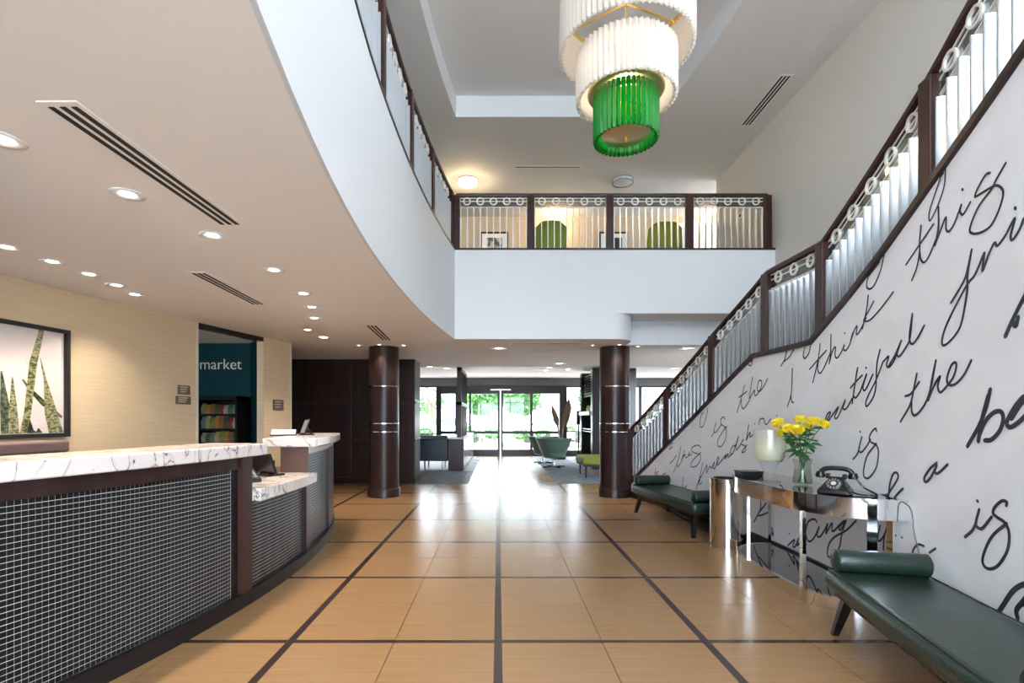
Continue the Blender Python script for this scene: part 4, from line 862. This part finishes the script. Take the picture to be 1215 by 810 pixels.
navy = mat('navy_leather', (.012, .022, .035), .35)
MB().box(-2.5, -1.29, 13.3, 13.5, .22, .80).build('back', navy, sf, True, .03, seg=3); MB().box(-2.5, -1.29, 13.5, 14.2, .22, .44).build('seat', navy, sf, True, .04, seg=3); MB().tube([(-2.45, 13.42, .83), (-1.32, 13.42, .83)], .06, 10).build('head_roll', mat('slate_leather', (.06, .09, .09), .35), sf, True)
for x in (-2.4, -1.9, -1.45):
    for y in (13.35, 14.1): MB().box(x-.02, x+.02, y-.02, y+.02, 0, .23).build('leg', steel, sf)
def tub(x, y, rz, label):
    e = empty('swivel_chair', (x, y, 0), label, 'chair', 'sage swivel tub chairs', rz=rz); n = 15; mb = MB(); lv = ((.27, .25), (.45, .36), (.62, .43), (.80, .50))
    for z, r in lv:
        for s_ in (1, .84):
            for a in frange(-.25, PI+.25, n): mb.v.append((r*s_*math.cos(a), -r*s_*math.sin(a)*.85, z))
    for i in range(3):
        o = i*2*n
        for k in range(n-1):
            mb.f.append((o+k, o+k+1, o+2*n+k+1, o+2*n+k)); mb.f.append((o+n+k, o+n+2*n+k, o+3*n+k+1, o+n+k+1))
        for k in (0, n-1): mb.f.append((o+k, o+2*n+k, o+3*n+k, o+n+k))
    o = 3*2*n
    for k in range(n-1): mb.f.append((o+k, o+k+1, o+n+k+1, o+n+k)); mb.f.append((k, n+k, n+k+1, k+1))
    mb.build('shell', sage_f, e, True, local=True); MB().lathe([(0, .26), (.25, .26), (.30, .30), (.31, .40), (.28, .43), (0, .43)], 28).build('seat', sage_f, e, True, local=True)
    MB().lathe([(.10, .03), (.045, .06), (.04, .2), (.13, .27)], 20).build('pedestal', steel, e, True, local=True)
    for k in range(4): a = k*PI/2+.4; MB().tube([(0, 0, .045), (.33*math.cos(a), .33*math.sin(a), .02)], .02, 6).build('base_arm', black, e, True, local=True)
tub(1.51, 13.9, .0, 'sage green swivel tub chair turned away on the blue carpet'); tub(1.35, 15.2, .6, 'sage green swivel tub chair half hidden behind the other chair')
ot = empty('upholstered_bench', (2.35, 11.6, 0), 'chartreuse upholstered bench with dark legs behind the stair foot column', 'bench')
MB().box(1.85, 2.95, 11.3, 12.3, .30, .47).build('seat', mat('chartreuse_fabric', (.20, .21, .02), .7), ot, True, .04, seg=3); MB().box(1.87, 2.93, 11.32, 12.28, .26, .31).build('frame', blackm, ot)
for x in (1.95, 2.85):
    for y in (11.4, 12.2): MB().lathe([(.015, 0), (.028, .27)], 10, Matrix.Translation((x, y, 0))).build('leg', blackm, ot, True)
fp = empty('fireplace', (2.9, 14.5, 0), 'black fireplace surround with white mantel shelf by the front windows', 'fireplace')
MB().box(2.46, 3.6, 13.4, 13.65, 0, 2.64).build('pier', black, fp); MB().box(2.5, 3.6, 15.4, 15.7, 0, 2.68).build('pier', black, fp); MB().box(2.8, 3.6, 13.65, 15.4, 0, 2.64).build('chimney_breast', blackm, fp)
MB().box(2.42, 2.8, 13.65, 15.4, 1.42, 1.52).build('mantel', white_pl, fp); MB().box(2.3, 2.8, 13.7, 15.6, 0, .16).build('hearth', white_pl, fp)
for k in range(9): MB().box(2.55, 2.8, 13.7, 15.38, 1.95+k*.07, 1.985+k*.07).build('slat', black, fp)
for z in (.95, 1.02): MB().box(2.52, 2.8, 13.68, 15.4, z, z+.02).build('steel_strip', steel, fp)
for k, (y, h_) in enumerate(((14.2, .22), (14.5, .14), (14.8, .18))): tag(MB().lathe([(0, 1.52), (.05, 1.52), (.065, 1.52+h_*.5), (.03, 1.52+h_), (0, 1.52+h_)], 16, Matrix.Translation((2.6, y, 0))).build('mantel_vase', mat('lime_ceramic', (.4, .42, .1), .3), None, True), ['tall', 'short', 'medium'][k]+' lime ceramic vase on the white mantel', 'vase', 'ceramic vases on the mantel')
e = empty('wall_screen', (2.44, 16.6, 1.2), 'small black wall screen on an arm near the front window', 'screen'); q0 = at(684, 487, 16.4); q1 = at(689, 504, 16.4); MB().box(q0.x, q1.x+.05, 16.38, 16.44, q1.z, q0.z).build('panel', black, e, bevel=.006); MB().box(q0.x+.05, q0.x+.09, 16.41, 16.45, 0, q1.z).build('pole', black, e)
MB().box(q0.x-.1, q0.x+.25, 16.25, 16.6, 0, .02).build('base', black, e)
# tall leaf plant
pl = empty('potted_plant', (2.05, 16.8, 0), 'planter with two tall curved brown leaves near the front windows', 'plant')
MB().lathe([(0, 0), (.16, 0), (.2, .5), (.17, .5), (.16, .46), (0, .46)], 20, Matrix.Translation((2.05, 16.8, 0))).build('pot', blackm, pl, True)
brl = mat('dry_leaf', (.14, .095, .05), .6)
for (pts, ws) in (([(662, 506), (660, 497), (657, 488), (655, 480)], (.03, .10, .08, .01)), ([(668, 508), (671, 497), (674, 484), (675, 472)], (.04, .13, .12, .01))):
    v = []; f = []; P = [at(x, y, 16.8) for x, y in pts]; P = [Vector((2.05, 16.8, .46))]+P; ws = (.015,)+ws
    for i, p in enumerate(P):
        for s_, o in ((-1, 0), (0, -.05), (1, 0), (0, .02)): v.append((p.x+s_*ws[i], p.y+o, p.z))
    for i in range(len(P)-1):
        for k in range(4): f.append((i*4+k, i*4+(k+1) % 4, i*4+4+(k+1) % 4, i*4+4+k))
    MB().add(v, f).build('leaf', brl, pl, True)

# ------------------------------------------------------------------ outdoors
pave = mat('pavement', (.48, .45, .42), .8, var=((.40, .38, .36), (1, 1, 1), 4, .4, .6)); 
struct(MB().box(-60, 60, 18.45, 90, -.3, -.03).build('ground_outside', pave))
struct(MB().box(-60, 60, -30, YB-.1, -.3, -.03).build('ground_behind', pave))
tag(MB().box(-14, 14, 24.2, 26.2, -.03, .10).build('planting_bed', mat('soil', (.22, .17, .12), .9)), 'low planting bed with shrubs along the parking lot', 'planting bed')
fol = mat('tree_foliage', (.035, .13, .02), .6, var=((.075, .20, .045), (3, 3, 3), 3, .35, .65)); trunk_m = mat('bark', (.14, .10, .08), .8)
def foliage(name, c, rad, n, s_, m, parent):
    mb = MB()
    for _ in range(n):
        v = Vector((random.gauss(0, 1), random.gauss(0, 1), random.gauss(0, 1))).normalized()*random.uniform(.55, 1)**.5
        k = 1+.18*math.sin(v.x*5)*math.cos(v.z*6+v.y*4); p = Vector((c[0]+v.x*rad[0]*k, c[1]+v.y*rad[1]*k, c[2]+v.z*rad[2]*k)); a = Vector((random.uniform(-1, 1), random.uniform(-1, 1), random.uniform(-1, 1))).normalized()*s_; b = a.cross(Vector((random.uniform(-1, 1), random.uniform(-1, 1), random.uniform(-1, 1)))).normalized()*s_*.55
        mb.add([p-a, p+b, p+a, p-b], [(0, 1, 2, 3)])
    return tag(mb.build(name, m, parent), kind='stuff')
def tree(x, y, h, rad, label, n=2500):
    e = empty('tree', (x, y, 0), label, 'tree')
    MB().tube(smoothpts([(x, y, -.03), (x+.08, y, h*.3), (x-.05, y, h*.62)]), .12, 8).build('trunk', trunk_m, e, True)
    for k in range(4): a = k*1.6; MB().tube([(x, y, h*.4), (x+math.cos(a)*rad[0]*.5, y+math.sin(a)*rad[1]*.5, h*.75)], .05, 6).build('branch', trunk_m, e, True)
    foliage('foliage', (x, y, h*.78), rad, n, .13, fol, e)
tree(-.95, 29, 3.2, (1.05, 1.0, .95), 'round green tree outside the entrance, beside the door post', 3200); tree(1.35, 32, 3.3, (1.3, 1.0, .98), 'round green tree outside the entrance with the broader crown', 3200)
pm = empty('palm_tree', (-4.1, 31, 0), 'pale palm tree outside the front window', 'palm tree'); MB().tube(smoothpts([(-4.1, 31, -.03), (-4.0, 31, 1.4), (-4.15, 31, 2.8)]), .15, 8).build('trunk', trunk_m, pm, True)
pf_ = mat('palm_frond', (.22, .34, .16), .6)
for k in range(14):
    a = k*2*PI/14; mb = MB(); P = [Vector((-4.15+math.cos(a)*r, 31+math.sin(a)*r, 2.8+.5*math.sin(r*1.7)-.25*r*r*(.6+.4*(k % 3)))) for r in frange(0, 1.5, 7)]; sd = Vector((-math.sin(a), math.cos(a), 0))
    for i, p in enumerate(P): wq = .22*math.sin(PI*(i+.4)/7.2); mb.v += [tuple(p-sd*wq-Vector((0, 0, wq*.5))), tuple(p), tuple(p+sd*wq-Vector((0, 0, wq*.5)))]
    for i in range(6): mb.f += [(3*i, 3*i+1, 3*i+4, 3*i+3), (3*i+1, 3*i+2, 3*i+5, 3*i+4)]
    mb.build('frond', pf_, pm, True)
tree(-5.2, 38, 4.0, (1.6, 1.4, 1.5), 'distant green tree behind the palm', 1200); tree(7, 36, 3.6, (1.6, 1.5, 1.2), 'distant green tree behind the right parked car', 1500)
for k, (x, y, r) in enumerate(((-1.5, 25.2, .5), (-.3, 25.3, .45), (1.1, 25.2, .45), (2.2, 25.3, .40), (-3.6, 25.2, .5), (3.4, 25.1, .5))):
    e = empty('shrub', (x, y, .1), 'low rounded shrub in the planting bed outside', 'shrub', 'shrubs in the planting bed'); foliage('foliage', (x, y, .22+r*.8), (r, r*.8, r*.62), 500, .07, fol, e); MB().lathe([(.03, .10), (.02, .4)], 8, Matrix.Translation((x, y, 0))).build('stem', trunk_m, e)
carw = mat('car_white', (.8, .81, .83), .2, coat=1); carg = mat('car_silver', (.45, .47, .5), .25, .4); tyre = mat('tyre', (.02, .02, .02), .8); cgl = mat('car_glass', (.03, .04, .05), .05)
def car(x, y, rz, m, label):
    e = empty('car', (x, y, -.03), label, 'car', rz=rz)
    prof = [(-2.15, .35), (-2.2, .7), (-2.0, .92), (-1.35, .98), (-.7, 1.40), (.75, 1.43), (1.55, 1.02), (2.05, .95), (2.2, .65), (2.15, .35)]
    n = len(prof); v = []
    for yy, k in ((-.86, 1), (.86, 1)): v += [(a, yy*(.82 if z > 1.1 else 1), z) for a, z in prof]
    MB().add(v, [tuple(range(n)), tuple(range(2*n-1, n-1, -1))]+[(i, (i+1) % n, n+(i+1) % n, n+i) for i in range(n)]).build('body', m, e, True, .05, True)
    for s_ in (-1, 1): MB().add([(-1.15, s_*.875, 1.02), (1.3, s_*.875, 1.02), (.65, s_*.735, 1.37), (-.65, s_*.735, 1.37)], [(0, 1, 2, 3)]).build('side_window', cgl, e, local=True)
    for a, b in (((1.5, 1.06), (.8, 1.41)), ((-1.3, 1.02), (-.74, 1.385))): s_ = 1 if a[0] > 0 else -1; MB().add([(a[0]+.03*s_, -.72, a[1]), (a[0]+.03*s_, .72, a[1]), (b[0]+.03*s_, .62, b[1]), (b[0]+.03*s_, -.62, b[1])], [(0, 1, 2, 3)]).build('windscreen', cgl, e, local=True)
    for a in (-1.35, 1.35):
        for s_ in (-.8, .8): MB().lathe([(0, -.1), (.25, -.1), (.33, -.07), (.33, .07), (.25, .1), (0, .1)], 20, Matrix.Translation((a, s_, .33)) @ Matrix.Rotation(PI/2, 4, 'X')).build('wheel', tyre, e, True, local=True)
car(-2.7, 27.6, .05, carw, 'white parked car outside, left of the entrance trees'); car(3.0, 28.2, PI, carw, 'white parked car outside, right of the entrance trees'); car(-8, 29, 0, carg, 'silver parked car outside beyond the side window')
bl = empty('far_building', (0, 62, 0), 'pale two storey building across the parking lot', 'building')
MB().box(-26, 26, 62, 70, -.03, 9).build('wall', mat('pale_stucco', (.72, .70, .68), .8), bl); MB().box(-26.3, 26.3, 61.7, 70, 9, 9.4).build('cornice', white_pl, bl)
for r in range(2):
    for k in range(14): MB().box(-24.5+k*3.6, -22.6+k*3.6, 61.94, 62.02, 1.6+r*4, 3.9+r*4).build('window', mat('washed_out_pane', (.5, .52, .54), .4), bl)  # window colour lightened to look washed out by bright daylight
# patio railing and chair outside the right window
pr = empty('patio_railing', (3, 21, 0), 'thin dark metal railing on the patio outside the front windows', 'railing')
for z in (.95, .15): MB().box(1.6, 9, 20.98, 21.02, z, z+.04).build('rail', frame_m, pr)
for k in range(60): MB().box(1.6+k*.125, 1.615+k*.125, 20.99, 21.01, -.03, .97).build('bar', frame_m, pr)
pr = empty('patio_railing', (-4, 21, 0), 'thin dark metal railing on the patio beyond the lobby sofa', 'railing')
for z in (.85, .15): MB().box(-7, -2.7, 20.98, 21.02, z, z+.04).build('rail', frame_m, pr)
for k in range(8): MB().box(-7+k*.6, -6.97+k*.6, 20.98, 21.02, -.03, .87).build('bar', frame_m, pr)
def pchair(x, y, rz, label):
    e = empty('patio_chair', (x, y, -.03), label, 'chair', rz=rz)
    for s_ in (-.24, .24):
        MB().tube(smoothpts([(s_, -.25, 0), (s_, -.25, .45), (s_, -.30, .9)]), .014, 6).build('leg', steel, e, True, local=True); MB().tube([(s_, .24, 0), (s_, .24, .64), (s_, -.26, .66)], .014, 6).build('leg', steel, e, True, local=True)
    MB().box(-.24, .24, -.25, .25, .43, .46).build('seat', white_pl, e, local=True); MB().box(-.24, .24, -.31, -.28, .55, .88).build('backrest', white_pl, e, local=True)
pchair(2.6, 19.6, 2.6, 'pale metal patio chair outside the front window')
print('tiles', ntile, 'objects', len(bpy.data.objects))
